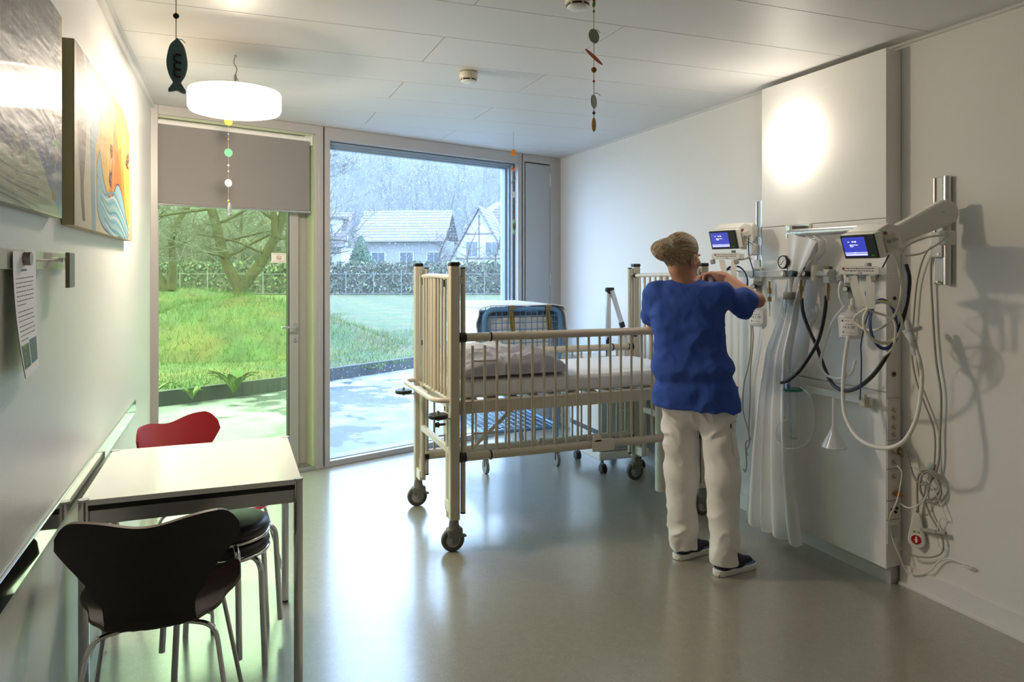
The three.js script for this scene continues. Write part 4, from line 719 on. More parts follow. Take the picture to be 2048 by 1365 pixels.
tag(obj('mattress', [grid(60, 30, (u, v) => { const a = Math.abs(u - 0.5) * 2, b = Math.abs(v - 0.5) * 2, e = Math.max(0, (a ** 24 + b ** 16)) ** 0.5, h = 0.902 + 0.008 * fbm(u * 9, v * 4, 3) - 0.03 * Math.min(1, e); return [MX0 + 0.01 + (MX1 - MX0 - 0.02) * u, h, -MS0 - 0.01 - (MS1 - MS0 - 0.02) * v]; }), rbox(MX0, MX1, 0.792, 0.893, -MS0, -MS1, 0.03, 4)], M.sheet), 'mattress with a white fitted sheet in the hospital bed', 'mattress');
function cloth(name, label, cat, m, x0, x1, s0, s1, base, thick, k, edge) {   // puffed, folded textile lying on something
  const f = (u, v) => { const a = Math.abs(u - 0.5) * 2, b = Math.abs(v - 0.5) * 2, rim = (1 - a ** edge) * (1 - b ** edge), w = fbm(u * 3 + k, v * 6, k, 4), fold = Math.abs(fbm(u * 4 - v * 3 + 2 * fbm(u * 3, v * 3, k + 2), v * 9, k + 5, 3) - 0.5) * 2; return [rim, w, fold]; };
  const top = grid(110, 70, (u, v) => { const [r, w, q] = f(u, v); return [x0 + (x1 - x0) * u + 0.02 * (w - 0.5), base + (r ** 0.4) * thick * (0.5 + 0.55 * w + 0.75 * (0.3 - Math.min(0.3, q)) - 0.35 * Math.max(0, 0.12 - Math.abs(v - 0.42 - 0.2 * (w - 0.5)))) + 0.001, -s0 - (s1 - s0) * v + 0.02 * (q - 0.5)]; });
  const low = grid(8, 8, (u, v) => [x1 - (x1 - x0) * u, base, -s0 - (s1 - s0) * v]);
  for (const g of [top, low]) { const p = g.attributes.position, uv = []; for (let i = 0; i < p.count; i++) uv.push(p.getX(i), p.getZ(i)); g.setAttribute('uv', new THREE.Float32BufferAttribute(uv, 2)); }
  return tag(obj(name, [top, low], m, null, true), label, cat);
}
cloth('folded_duvet', 'crumpled grey duvet folded at the foot of the hospital bed', 'duvet', M.duvet, 1.16, 1.80, 3.75, 4.18, 0.912, 0.12, 3, 5);
cloth('white_sheet', 'white sheet bunched behind the grey duvet on the bed', 'sheet', M.sheet, 1.16, 1.72, 4.19, 4.42, 0.912, 0.12, 9, 4);

// ---------- blue wire cot trolley behind the bed ----------
{
  const X0 = 1.715, X1 = 2.325, S0 = 5.0, S1 = 5.78, t = thing('blue_cot_trolley', 'blue steel cot trolley with wire mesh sides behind the bed', 'cot', [(X0 + X1) / 2, 0, -(S0 + S1) / 2]);
  const w = (X1 - X0) / 2, l = (S1 - S0) / 2, yb = 0.80, yt = 1.20;
  for (const z of [l, -l]) {
    obj('end_frame', bentTube([[-w, yb, z], [-w, yt, z], [w, yt, z], [w, yb, z], [-w, yb, z]], 0.019, 0.09, 12), M.blueFrame, t);
  }
  const mesh = (name, wires) => wires.forEach(([a, b]) => obj(name, rod(a, b, 0.0035, 5), M.blueFrame, t));
  for (const z of [l, -l]) {
    for (let i = 1; i < 13; i++) mesh('wire', [[[-w + i * 2 * w / 13, yb, z], [-w + i * 2 * w / 13, yt, z]]]);
    for (let i = 1; i < 8; i++) mesh('wire', [[[-w, yb + i * (yt - yb) / 8, z + 0.005], [w, yb + i * (yt - yb) / 8, z + 0.005]]]);
  }
  for (const x of [w, -w]) { obj('side_tube', [rod([x, yb, l], [x, yb, -l], 0.014, 10), rod([x, yt - 0.04, l], [x, yt - 0.04, -l], 0.014, 10)], M.blueFrame, t); for (let i = 1; i < 14; i++) mesh('wire', [[[x, yb, l - i * 2 * l / 14], [x, yt - 0.04, l - i * 2 * l / 14]]]); }
  for (const x of [-w + 0.02, w - 0.02]) for (const z of [l - 0.02, -l + 0.02]) {
    const leg = obj('leg', rod([x, 0.12, z], [x, yb, z], 0.016, 12), M.blueFrame, t);
    obj('castor', [at(new THREE.CylinderGeometry(0.05, 0.05, 0.025, 24), x, 0.05, z, 0, 0, Math.PI / 2), rbox(x - 0.02, x + 0.02, 0.05, 0.125, z - 0.012, z + 0.012, 0.004)], M.rubberGrey, leg);
  }
  obj('shelf_frame', bentTube([[-w, 0.30, l], [w, 0.30, l], [w, 0.30, -l], [-w, 0.30, -l], [-w, 0.30, l]], 0.013, 0.03, 8), M.blueFrame, t);
  for (let i = 1; i < 16; i++) obj('shelf_wire', rod([-w, 0.30, l - i * 2 * l / 16], [w, 0.30, l - i * 2 * l / 16], 0.004, 5), M.blueFrame, t);
  for (let i = 1; i < 11; i++) obj('shelf_wire', rod([-w + i * 2 * w / 11, 0.305, l], [-w + i * 2 * w / 11, 0.305, -l], 0.004, 5), M.blueFrame, t);
  for (let i = 0; i < 9; i++) obj('shelf_wire', rod([-w + i * 2 * w / 8, 0.30, -l], [-w + i * 2 * w / 8, 0.345, -l], 0.004, 5), M.blueFrame, t);
  obj('tray', rbox(-w + 0.02, w - 0.02, yb - 0.01, yb + 0.01, -l + 0.02, l - 0.02, 0.004), M.blueFrame, t);
  for (const x of [-0.10, 0.195]) { const s = obj('strap', [tube([[x, yt, l + 0.026], [x + 0.012, yt - 0.1, l + 0.03], [x + 0.018, yt - 0.2, l + 0.028]], 0.011, 16, 6), tube([[x - 0.012, yt, l + 0.026], [x - 0.008, yt - 0.1, l + 0.028], [x + 0.004, yt - 0.18, l + 0.026]], 0.007, 16, 6)], M.strap, t); obj('clamp', rbox(x - 0.022, x + 0.022, yt - 0.008, yt + 0.03, l + 0.005, l + 0.04, 0.004), M.brass, s); }
  tag(obj('cot_mattress', rbox(X0 + 0.035, X1 - 0.035, yb + 0.012, yt - 0.05, -S0 - 0.03, -S1 + 0.03, 0.04, 4), M.sheet), 'pale mattress seen through the mesh of the blue cot', 'mattress');
  // white cloth thrown over the top, hanging over both long sides
  const prof = (q) => { const W = w + 0.035, T = yt + 0.024, D = 0.32, L = 2 * D + 2 * W, s = q * L; if (s < D) return [-W - 0.035 * (1 - s / D), T - D + s]; if (s > L - D) return [W + 0.03 * ((s - L + D) / D), T - (s - L + D)]; return [-W + s - D, T]; };
  tag(obj('cloth_cover', shell(60, 24, (u, v) => { const [x, y] = prof(u), r = 0.018 * (fbm(u * 14, v * 3, 7) - 0.5) * (y < yt ? 2 : 0.6), corner = y > yt ? -0.05 * Math.max(0, Math.abs(x) / w - 0.8) ** 1.3 * 5 * 0.3 : 0; return [(X0 + X1) / 2 + x + r, y + corner + 0.01 * fbm(u * 6, v * 6, 3), -(S0 + S1) / 2 + l + 0.015 - (2 * l + 0.03) * v]; }, 0.006), M.sheet), 'white cloth draped over the blue cot trolley', 'cloth');
}
// ---------- bedside cabinet and folded lamp by the right wall ----------
{
  const t = thing('bedside_cabinet', 'white wheeled bedside cabinet with a grey front beside the right wall', 'cabinet', [2.70, 0, -4.93]);
  const w = 0.205, d = 0.25;
  obj('body', [rbox(-w, w, 0.16, 0.80, -d, d - 0.02, 0.012)], M.white, t);
  obj('worktop', rbox(-w - 0.01, w + 0.01, 0.80, 0.83, -d - 0.01, d + 0.01, 0.01), M.white, t);
  obj('edge_strip', rbox(-w - 0.004, -w + 0.002, 0.285, 0.32, -d + 0.01, d - 0.03, 0.001), M.black, t);
  const door = obj('door', rbox(-w + 0.01, w - 0.012, 0.18, 0.785, d - 0.02, d + 0.004, 0.012), mat([0.40, 0.46, 0.48], 0.35), t);
  obj('door_panel', rbox(-w + 0.05, w - 0.05, 0.205, 0.30, d + 0.003, d + 0.008, 0.008), mat([0.45, 0.52, 0.52], 0.3), door);
  obj('rack', [bentTube([[0.0, 0.36, d + 0.025], [0.0, 0.62, d + 0.025], [0.07, 0.62, d + 0.025], [0.07, 0.36, d + 0.025]], 0.0045, 0.01, 8), rod([-0.06, 0.46, d + 0.022], [0.11, 0.46, d + 0.022], 0.0045, 8), rod([0, 0.62, d], [0, 0.62, d + 0.025], 0.004, 6), rod([0.07, 0.62, d], [0.07, 0.62, d + 0.025], 0.004, 6)], M.steel, door);
  obj('plinth', rbox(-w - 0.005, w + 0.005, 0.10, 0.16, -d, d + 0.005, 0.012), M.white, t);
  for (const x of [-w + 0.04, w - 0.05]) for (const z of [d - 0.04, -d + 0.04]) { const c = obj('castor', [cylY(0.012, 0.05, 0.105, x, z, 10), rbox(x - 0.012, x + 0.012, 0.045, 0.075, z - 0.02, z + 0.03, 0.006)], M.rubberGrey, t); obj('wheel', [-0.014, 0.014].map((k) => at(lathe([[0, -0.009], [0.026, -0.009], [0.034, -0.004], [0.034, 0.004], [0.026, 0.009], [0, 0.009]], 24), x + k, 0.034, z + 0.012, 0, 0, Math.PI / 2)), M.rubber, c); }
  const p = thing('folded_lamp', 'grey articulated reading lamp folded upright on the cabinet', 'lamp', [2.63, 0.83, -4.80]);
  obj('foot', [rbox(-0.06, 0.11, 0, 0.012, -0.05, 0.05, 0.004)], M.grey, p);
  obj('lower_arm', rbox(-0.017, 0.017, 0.14, 0.50, -0.012, 0.012, 0.004), M.aluPole, p);
  obj('arm_socket', [rbox(-0.015, 0.013, 0.012, 0.16, -0.014, 0.014, 0.005), tube([[-0.012, 0.12, 0.01], [-0.03, 0.08, 0.012], [-0.012, 0.03, 0.01]], 0.004, 12, 6)], M.black, p);
  obj('elbow', [at(new THREE.CylinderGeometry(0.024, 0.024, 0.034, 20), 0.008, 0.505, 0, Math.PI / 2), rbox(-0.022, 0.045, 0.495, 0.53, -0.016, 0.016, 0.008)], M.black, p);
  obj('upper_arm', at(rbox(-0.016, 0.016, -0.13, 0.13, -0.012, 0.012, 0.004), 0.06, 0.385, 0.02, 0, 0, 0.33), M.aluPole, p);
  obj('wrist', at(rbox(-0.018, 0.018, -0.022, 0.022, -0.015, 0.015, 0.005), 0.105, 0.25, 0.02, 0, 0, 0.33), M.black, p);
  const hd = obj('lamp_head', [lathe([[0, 0.225], [0.03, 0.22], [0.038, 0.2], [0.052, 0.02], [0.052, 0.012], [0, 0.012]], 28).translate(0.118, 0, 0.02)], mat([0.60, 0.64, 0.68], 0.4), p);
  obj('vent_hole', [[0.10, 0.19], [0.125, 0.2], [0.14, 0.185], [0.11, 0.165], [0.14, 0.155]].map(([x, y]) => ball(0.004, x, y, 0.062, 1, 1, 0.5, 8)), M.black, hd);
}

// ---------- medical column and its equipment ----------
{
  const t = thing('medical_column', 'tall pale service column panelled on the right wall', 'column', [2.879, 0, -2.98]);
  obj('body', rbox(0.012, 0.099, 0.085, 2.54, -0.43, 0.428, 0.002), M.wall, t);
  for (const [y0, y1] of [[0.082, 0.914], [0.918, 1.737], [1.741, 2.545]]) obj('front_panel', rbox(0, 0.014, y0, y1, -0.431, 0.431, 0.003), M.wall, t);
  obj('plinth', box(0.04, 0.099, 0, 0.085, -0.42, 0.42), M.alu, t);
  obj('port', [at(new THREE.CylinderGeometry(0.009, 0.009, 0.004, 20), 0.055, 1.36, 0.43, Math.PI / 2), at(new THREE.CylinderGeometry(0.006, 0.006, 0.006, 16), 0.05, 1.0, 0.431, Math.PI / 2)], M.black, t);
  obj('port_ring', at(new THREE.TorusGeometry(0.011, 0.003, 8, 24), 0.05, 1.0, 0.43), M.brass, t);
}
{ // socket strip on the side of the column
  const t = thing('socket_strip', 'vertical cream strip of wall sockets on the column side', 'sockets', [2.921, 0, -2.55]);
  const parts = [[0.69, 0.885, 's'], [0.555, 0.686, 'p'], [0.405, 0.551, 's1'], [0.315, 0.401, 'p2'], [0.20, 0.311, 'e']];
  for (const [a, b, k] of parts) {
    const pl = obj('faceplate', rbox(-0.04, 0.04, a, b, 0.001, 0.007, 0.002), M.outlet, t);
    const dimple = (y, r = 0.018) => { obj('socket', at(lathe([[r + 0.002, 0], [r, 0.002], [r - 0.003, 0.001], [0, 0.0006]].reverse(), 6), 0, y, 0.007, Math.PI / 2, 0, 0), M.creamLight, pl); obj('pin_hole', [[-0.012, 0], [0.002, -0.005], [-0.004, 0.006]].map(([x, q]) => at(new THREE.CylinderGeometry(0.0026, 0.0026, 0.003, 8), x, y + q, 0.0085, Math.PI / 2)), M.black, pl); };
    if (k === 's') for (const y of [0.86 - 0.03, 0.795, 0.75, 0.715]) dimple(y);
    if (k === 'p' || k === 's1') for (const y of [a + 0.03, b - 0.035]) dimple(y);
    if (k === 'p2') for (const [x, y] of [[-0.015, 0.36], [0.016, 0.365], [0.008, 0.348]]) obj('earth_pin', at(lathe([[0.007, -0.003], [0.007, 0.005], [0.004, 0.005], [0.004, 0], [0, 0]], 16), x, y, 0.007, Math.PI / 2), M.black, pl);
    if (k === 'e') obj('switch', rbox(-0.02, 0.02, 0.225, 0.285, 0.006, 0.011, 0.002), M.greyLight, pl);
    obj('print_line', box(-0.026, 0.022, b - 0.009, b - 0.0075, 0.0068, 0.0075), M.grey, pl);
  }
  tag(obj('round_plug', [at(new THREE.CylinderGeometry(0.02, 0.018, 0.03, 20), 2.921, 0.645, -2.526, Math.PI / 2), at(new THREE.CylinderGeometry(0.008, 0.006, 0.04, 12), 2.93, 0.63, -2.51, 0.5, 0, 0.7)], mat([0.22, 0.20, 0.14], 0.5)), 'dark olive round plug in the socket strip', 'plug');
  tag(obj('orange_plug', [rbox(2.926, 2.946, 0.425, 0.447, -2.542, -2.52, 0.004), rbox(2.944, 2.96, 0.418, 0.43, -2.53, -2.518, 0.003)], mat([0.65, 0.22, 0.04], 0.4)), 'small orange network plug in the socket strip', 'plug');
}
tag(obj('equipment_rail', [rbox(2.832, 2.848, 1.453, 1.489, -3.56, -2.565, 0.003), ...[3.42, 3.15, 2.85, 2.6].map((s) => rbox(2.846, 2.88, 1.46, 1.482, -s - 0.015, -s + 0.015, 0.002))], M.greyLight), 'grey steel equipment rail across the medical column', 'rail');
tag(obj('lower_rail', [rbox(2.842, 2.852, 0.845, 0.878, -3.02, -2.60, 0.002), rbox(2.85, 2.88, 0.852, 0.87, -2.98, -2.95, 0.002), rbox(2.85, 2.88, 0.852, 0.87, -2.66, -2.63, 0.002)], M.white), 'short white rail low on the medical column', 'rail');
tag(obj('rail_clamp', [rbox(2.825, 2.86, 0.835, 0.885, -2.66, -2.615, 0.003), rbox(2.82, 2.838, 0.84, 0.90, -2.645, -2.62, 0.003)], M.creamLight), 'small cream clamp at the end of the low rail', 'clamp');
{ // curtain rod and curtain
  const t = thing('curtain_rod', 'thick aluminium curtain rod fixed across the medical column', 'rod');
  obj('rod', rod([2.80, 1.69, -3.10], [2.80, 1.69, -2.52], 0.020, 24), M.aluPole, t);
  obj('bracket', [rbox(2.79, 2.88, 1.685, 1.735, -3.12, -3.085, 0.004), rbox(2.862, 2.88, 1.66, 1.74, -3.13, -3.02, 0.003), rod([2.80, 1.665, -3.112], [2.80, 1.735, -3.112], 0.010, 12)], M.chrome, t);
  const rows = spline([[0.0, 3.408, 2.955], [0.19, 3.394, 2.998], [0.46, 3.369, 3.042], [0.74, 3.330, 3.072], [1.01, 3.276, 3.079], [1.29, 3.160, 3.027], [1.44, 3.117, 2.985], [1.52, 3.10, 2.93], [1.59, 3.085, 2.84], [1.645, 3.075, 2.85], [1.675, 3.085, 2.90]]);
  const c = thing('plastic_curtain', 'long white translucent curtain gathered on the rod', 'curtain');
  obj('curtain_sheet', grid(110, 60, (u, v) => { const y = 0.06 + 1.615 * v, [a, b] = rows(y - 0.02 * Math.sin(u * 9) * (1 - v)), wob = u + 0.012 * Math.sin(u * 31) , amp = 0.032 * (0.5 + 0.5 * (1 - v)) , ph = u * 2 * Math.PI * 4.2 + 1.2 * Math.sin(v * 2); return [2.808 - 0.06 * (1 - v) + amp * Math.sin(ph), y - 0.012 * Math.cos(ph) * (v < 0.05 ? 1 : 0), -(a + (b - a) * wob) + amp * 0.35 * Math.cos(ph * 1.3)]; }), M.curtain, c);
  obj('header_flap', [grid(12, 8, (u, v) => [2.745 + 0.01 * Math.sin(u * 12), 1.50 + 0.19 * v - 0.05 * u, -3.05 + 0.21 * u * (0.4 + 0.6 * v)])], M.curtain, c);
  for (let i = 0; i < 8; i++) obj('curtain_ring', at(new THREE.TorusGeometry(0.026, 0.002, 6, 24), 2.80, 1.684, -3.08 + i * 0.018, 0, 0.2 * Math.sin(i * 3), 0), M.clearPlastic, c);
  obj('eyelet', at(new THREE.TorusGeometry(0.008, 0.003, 8, 18), 2.742, 1.645, -2.865, 0, Math.PI / 2, 0), M.steel, c);
}
const faceLeft = -Math.PI / 2;                                   // things that look from the column into the room
{ // suction regulator with gauge and jar
  const t = thing('suction_regulator', 'vacuum regulator with round gauge on the equipment rail', 'regulator', [2.765, 1.474, -3.025]);
  const gz = -0.052;
  const g = obj('gauge', [at(lathe([[0, 0], [0.034, 0], [0.036, 0.005], [0.036, 0.026], [0.032, 0.03], [0.030, 0.026]].reverse(), 36), -0.005, 0.062, gz, 0, 0, Math.PI / 2)], M.black, t);
  obj('gauge_face', at(new THREE.CylinderGeometry(0.0305, 0.0305, 0.002, 32), -0.029, 0.062, gz, 0, 0, Math.PI / 2), M.white, g);
  obj('needle', at(rbox(-0.001, 0.001, -0.02, 0.016, -0.001, 0.001, 0.0004), -0.0312, 0.062, gz, 0.75, 0, 0), M.black, g);
  obj('gauge_ticks', [0, 1, 2, 3, 4, 5, 6, 7].map((k) => at(box(-0.0005, 0.0005, 0.019, 0.025, -0.001, 0.001), -0.0308, 0.062, gz, -2.2 + k * 0.63, 0, 0)), M.black, g);
  obj('gauge_stem', cylY(0.007, 0.014, 0.032, 0, gz, 12), M.chrome, t);
  const kn = obj('dial', [at(new THREE.CylinderGeometry(0.019, 0.019, 0.03, 24), -0.012, 0, gz - 0.004, 0, 0, Math.PI / 2)], M.grey, t);
  obj('dial_cap', at(new THREE.CylinderGeometry(0.013, 0.015, 0.006, 24), -0.03, 0, gz - 0.004, 0, 0, Math.PI / 2), M.white, kn);
  obj('body', [at(new THREE.CylinderGeometry(0.012, 0.012, 0.09, 16), 0.006, 0, -0.01, Math.PI / 2), rbox(-0.004, 0.05, -0.03, 0.022, 0.02, 0.055, 0.003)], M.greyLight, t);
  obj('black_knob', at(new THREE.CylinderGeometry(0.0165, 0.0165, 0.045, 24), -0.028, 0, 0.028, 0, 0, Math.PI / 2 - 0.12), M.black, t);
  obj('colour_tag', rbox(0.005, 0.03, 0.022, 0.036, 0.022, 0.052, 0.001), mat([0.16, 0.03, 0.03], 0.5), t);
  obj('hose_tail', [cylY(0.008, -0.065, -0.03, 0.012, 0.035, 14), cylY(0.013, -0.092, -0.065, 0.012, 0.035, 6), cylY(0.007, -0.135, -0.09, 0.012, 0.035, 14)], M.brass, t);
  const j = thing('suction_jar', 'clear collecting jar below the vacuum regulator', 'jar', [2.775, 1.225, -3.065]);
  obj('glass', lathe([[0, 0], [0.030, 0], [0.037, 0.006], [0.038, 0.02], [0.038, 0.105], [0.032, 0.115], [0.028, 0.12]], 32), M.clearPlastic, j);
  obj('lid', lathe([[0, 0.113], [0.036, 0.113], [0.036, 0.148], [0.03, 0.152], [0, 0.152]], 32), mat([0.30, 0.31, 0.27], 0.4), j);
  obj('inner_tube', [cylY(0.009, 0.075, 0.115, 0, 0, 14), cylY(0.010, 0.15, 0.235, 0, 0, 14)], mat([0.75, 0.77, 0.74], 0.25), j);
  obj('scale_marks', [0.02, 0.04, 0.06, 0.08].map((y) => box(-0.0385, -0.0375, y, y + 0.0015, -0.012, 0.002)), M.grey, j);
}
{ // oxygen flow meter
  const t = thing('flow_meter', 'upright clear flow meter tube on the equipment rail', 'flow meter', [2.79, 1.474, -2.88]);
  obj('tube', lathe([[0, 0.165], [0.010, 0.163], [0.014, 0.155], [0.0155, 0.045], [0.0155, 0.03], [0, 0.03]], 24).translate(0, 0, -0.03), mat([0.85, 0.86, 0.84], 0.15, 0, { transmission: 0.35, thickness: 0 }), t);
  obj('scale', [0, 1, 2, 3, 4, 5, 6, 7, 8].map((k) => box(-0.0162, -0.0152, 0.052 + k * 0.011, 0.0532 + k * 0.011, -0.036, -0.026)), M.black, t);
  obj('collar', [cylY(0.017, -0.02, 0.045, 0, -0.03, 24), cylY(0.019, -0.034, -0.018, 0.002, -0.026, 24), cylY(0.004, -0.068, -0.034, 0.002, -0.026, 10)], M.whiteGloss, t);
  obj('valve', [at(new THREE.CylinderGeometry(0.014, 0.014, 0.11, 16), 0.004, 0, 0.01, Math.PI / 2), rbox(0.0, 0.05, -0.045, 0.024, 0.03, 0.068, 0.003)], M.greyLight, t);
  const k = obj('knob', at(new THREE.CylinderGeometry(0.015, 0.015, 0.04, 24), -0.02, 0, -0.062, 0, 0, Math.PI / 2 - 0.1), M.black, t);
  obj('knob_face', at(new THREE.CylinderGeometry(0.0125, 0.0125, 0.003, 24), -0.041, 0.002, -0.062, 0, 0, Math.PI / 2 - 0.1), M.white, k);
  obj('colour_tag', rbox(0.004, 0.03, 0.024, 0.038, 0.034, 0.064, 0.001), mat([0.10, 0.09, 0.03], 0.5), t);
  obj('hose_tail', [cylY(0.009, -0.06, -0.04, 0.012, 0.049, 14), cylY(0.013, -0.085, -0.058, 0.012, 0.049, 6), cylY(0.009, -0.135, -0.083, 0.012, 0.049, 14)], M.brass, t);
}
function suctionUnit(label, x, y, s, tagLabel, jy) {
  const t = thing('suction_unit', label, 'regulator', [x, y, -s], faceLeft + 0.55);
  obj('body', [rbox(-0.030, 0.030, -0.05, 0.055, -0.04, 0.0, 0.008), rbox(-0.018, 0.022, -0.10, -0.045, -0.035, -0.01, 0.005)], M.grey, t);
  obj('cover', rbox(-0.027, 0.027, -0.025, 0.06, -0.002, 0.018, 0.008), mat([0.78, 0.80, 0.80], 0.25), t);
  obj('display', rbox(-0.017, 0.017, 0.005, 0.045, 0.017, 0.020, 0.002), mat([0.16, 0.24, 0.30], 0.3), t);
  obj('switch', rbox(-0.012, 0.012, -0.02, -0.002, 0.016, 0.021, 0.002), M.white, t);
  const k = obj('knob', at(new THREE.CylinderGeometry(0.014, 0.014, 0.035, 20), -0.02, -0.052, 0.012, Math.PI / 2), M.black, t);
  obj('knob_face', at(new THREE.CylinderGeometry(0.0115, 0.0115, 0.003, 20), -0.02, -0.052, 0.0305, Math.PI / 2), M.white, k);
  obj('outlet', [cylY(0.011, -0.145, -0.095, 0.004, -0.02, 14), cylY(0.018, -0.165, -0.14, 0.004, -0.018, 16)], M.whiteGloss, t);
  const tex = canvasTex(240, 200, (c, w, h) => { c.fillStyle = '#f3f4f4'; c.fillRect(0, 0, w, h); c.fillStyle = '#33408f'; c.fillRect(16, 14, 26, 24); c.fillStyle = '#777'; c.fillRect(54, 22, 70, 6); c.fillRect(70, 64, 110, 7); c.fillStyle = '#23262e'; c.font = 'bold 46px serif'; c.fillText('14.5.20', 34, 118); c.strokeStyle = '#999'; c.strokeRect(20, 130, 200, 1); c.fillStyle = '#444'; c.fillRect(30, 150, 30, 30); c.fillStyle = '#f3f4f4'; c.fillRect(38, 158, 14, 14); c.fillStyle = '#aaa'; c.fillRect(76, 158, 90, 5); c.fillRect(76, 172, 110, 5); });
  const b = thing('suction_bag', tagLabel, 'canister', [x, y + jy, -s], faceLeft + 0.55);
  obj('canister', [lathe([[0, 0], [0.04, 0], [0.048, 0.008], [0.053, 0.10], [0.045, 0.118], [0.02, 0.128], [0.014, 0.14], [0, 0.14]], 28).scale(1.1, 1, 0.62)], mat([0.86, 0.88, 0.88], 0.25, 0, { transmission: 0.3, thickness: 0 }), b);
  obj('label_print', grid(10, 1, (u, v) => { const a = (u - 0.5) * 1.5; return [Math.sin(a) * 0.0575, 0.018 + 0.078 * v, Math.cos(a) * 0.0335 + 0.001]; }), mat('#ffffff', 0.5, 0, { map: tex }), b, true);
  obj('cap', cylY(0.012, 0.135, 0.16, 0.0, 0, 16), M.whiteGloss, b);
}
suctionUnit('grey suction unit with black knob below the nearer monitor', 2.775, 1.455, -(-2.66), 'white labelled suction canister below the nearer monitor', -0.29);
suctionUnit('grey suction unit beside the nurse elbow on the rail', 2.86, 1.45, 3.42, 'white labelled suction canister beside the nurse elbow', -0.285);
{
  const t = thing('brass_coupling', 'pair of dark brass couplings hanging beside the nurse elbow', 'coupling', [2.84, 1.33, -3.30]);
  obj('nut', [cylY(0.011, 0.03, 0.06, 0, 0, 6), cylY(0.007, 0.06, 0.10, 0, 0, 12), cylY(0.012, -0.015, 0.012, 0, 0, 6)], M.brass, t);
  obj('chain', [cylY(0.005, -0.06, -0.012, 0, 0, 8), cylY(0.008, 0.01, 0.032, 0, 0, 10), cylY(0.003, -0.1, -0.06, 0.002, 0, 8)], M.steel, t);
}
// breathing mask kit by the curtain
{
  const t = thing('breathing_mask', 'green rimmed clear breathing mask hanging beside the curtain', 'mask', [2.79, 0.855, -3.06]);
  obj('mask_rim', [at(new THREE.TorusGeometry(0.052, 0.007, 8, 32).scale(1, 0.72, 1), 0, 0, 0, Math.PI / 2), cylY(0.05, -0.004, 0.002, 0, 0, 28)], mat([0.02, 0.34, 0.22], 0.35, 0, { transmission: 0.3, thickness: 0 }), t);
  obj('mask_dome', lathe([[0.05, 0], [0.046, 0.03], [0.03, 0.06], [0.012, 0.075], [0.012, 0.095]].reverse(), 24).scale(1, 1, 0.8), M.clearPlastic, t);
  obj('blue_valve', rod([-0.02, -0.01, -0.005], [-0.035, 0.03, 0.0], 0.009, 14), mat([0.02, 0.16, 0.55], 0.3), t);
  obj('reservoir', lathe([[0.026, -0.26], [0.026, -0.01], [0.024, 0]], 20).scale(1, 1, 0.6), M.clearPlastic, t);
  obj('reservoir_ring', at(new THREE.TorusGeometry(0.026, 0.003, 6, 24).scale(1, 0.6, 1), 0, -0.26, 0, Math.PI / 2), M.greyLight, t);
  obj('elastic', tube([[0, 0.07, 0], [0.03, 0.12, 0.03], [0.0, 0.15, 0.05], [-0.02, 0.11, 0.02], [0, 0.08, 0]], 0.003, 40, 6), M.tubing, t);
}
// wall rails, arms and patient monitors
function wallRail(label, s, y0, y1) {
  const t = thing('wall_rail', label, 'rail', [2.98, 0, -s]);
  obj('back_plate', rbox(-0.012, -0.0005, y0, y1, -0.03, 0.03, 0.002), M.alu, t);
  obj('profile', [cylY(0.017, y0, y1, -0.02, 0.034, 18), rbox(-0.03, -0.001, y0, y1, 0.022, 0.045, 0.004), rbox(-0.02, -0.001, y0, y1, -0.036, -0.026, 0.003)], M.aluPole, t);
  obj('carriage', [rbox(-0.045, -0.012, y0 + 0.12, y0 + 0.235, -0.025, 0.03, 0.006), rbox(-0.025, -0.01, y0 + 0.01, y0 + 0.12, -0.025, 0.022, 0.003)], M.greyLight, t);
  obj('screw', [at(new THREE.CylinderGeometry(0.005, 0.005, 0.004, 10), -0.047, y0 + 0.135, 0.012, 0, 0, Math.PI / 2), at(new THREE.CylinderGeometry(0.006, 0.006, 0.03, 10), -0.02, y0 + 0.012, -0.005, 0, 0, Math.PI / 2)], M.steel, t);
}
wallRail('upright aluminium wall rail right of the medical column', 2.335, 1.43, 1.912);
wallRail('upright aluminium wall rail between nurse and medical column', 3.525, 1.32, 1.908);
const scrawl = (c, x, y, w, h) => { for (let q = 0; q < w;) { const l = Math.min(w - q, h * (1 + 2.6 * hash(q | 0, y | 0, 2))); c.fillRect(x + q, y, l, h * (0.75 + 0.25 * hash(q | 0, 3))); q += l + h * 0.6; } };   // print too small to be read
const screenTex = canvasTex(512, 320, (c, w, h) => {
  c.fillStyle = '#3038a0'; c.fillRect(0, 0, w, h); c.fillStyle = '#e9ecff'; scrawl(c, 116, 72, 44, 16); scrawl(c, 212, 66, 100, 24); scrawl(c, 146, 124, 190, 18); scrawl(c, 156, 148, 70, 18);
  c.fillStyle = '#9aa2e0'; c.fillRect(0, 252, w, 26); c.fillStyle = '#c9cdf2'; c.fillRect(10, 284, w - 20, 26); c.fillStyle = '#eef'; scrawl(c, 200, 258, 60, 12);
});
const shelfTex = canvasTex(420, 90, (c, w, h) => { c.fillStyle = '#f2f2f0'; c.fillRect(0, 0, w, h); c.fillStyle = '#b02a30'; c.beginPath(); c.arc(46, 28, 16, 0, 7); c.fill(); c.fillStyle = '#333'; scrawl(c, 78, 22, 300, 10); scrawl(c, 60, 48, 310, 10); scrawl(c, 200, 72, 50, 10); });
const screenMat = mat([0.02, 0.02, 0.02], 0.12, 0, { emissive: new THREE.Color(1, 1, 1), emissiveMap: screenTex, emissiveIntensity: 0.75 });
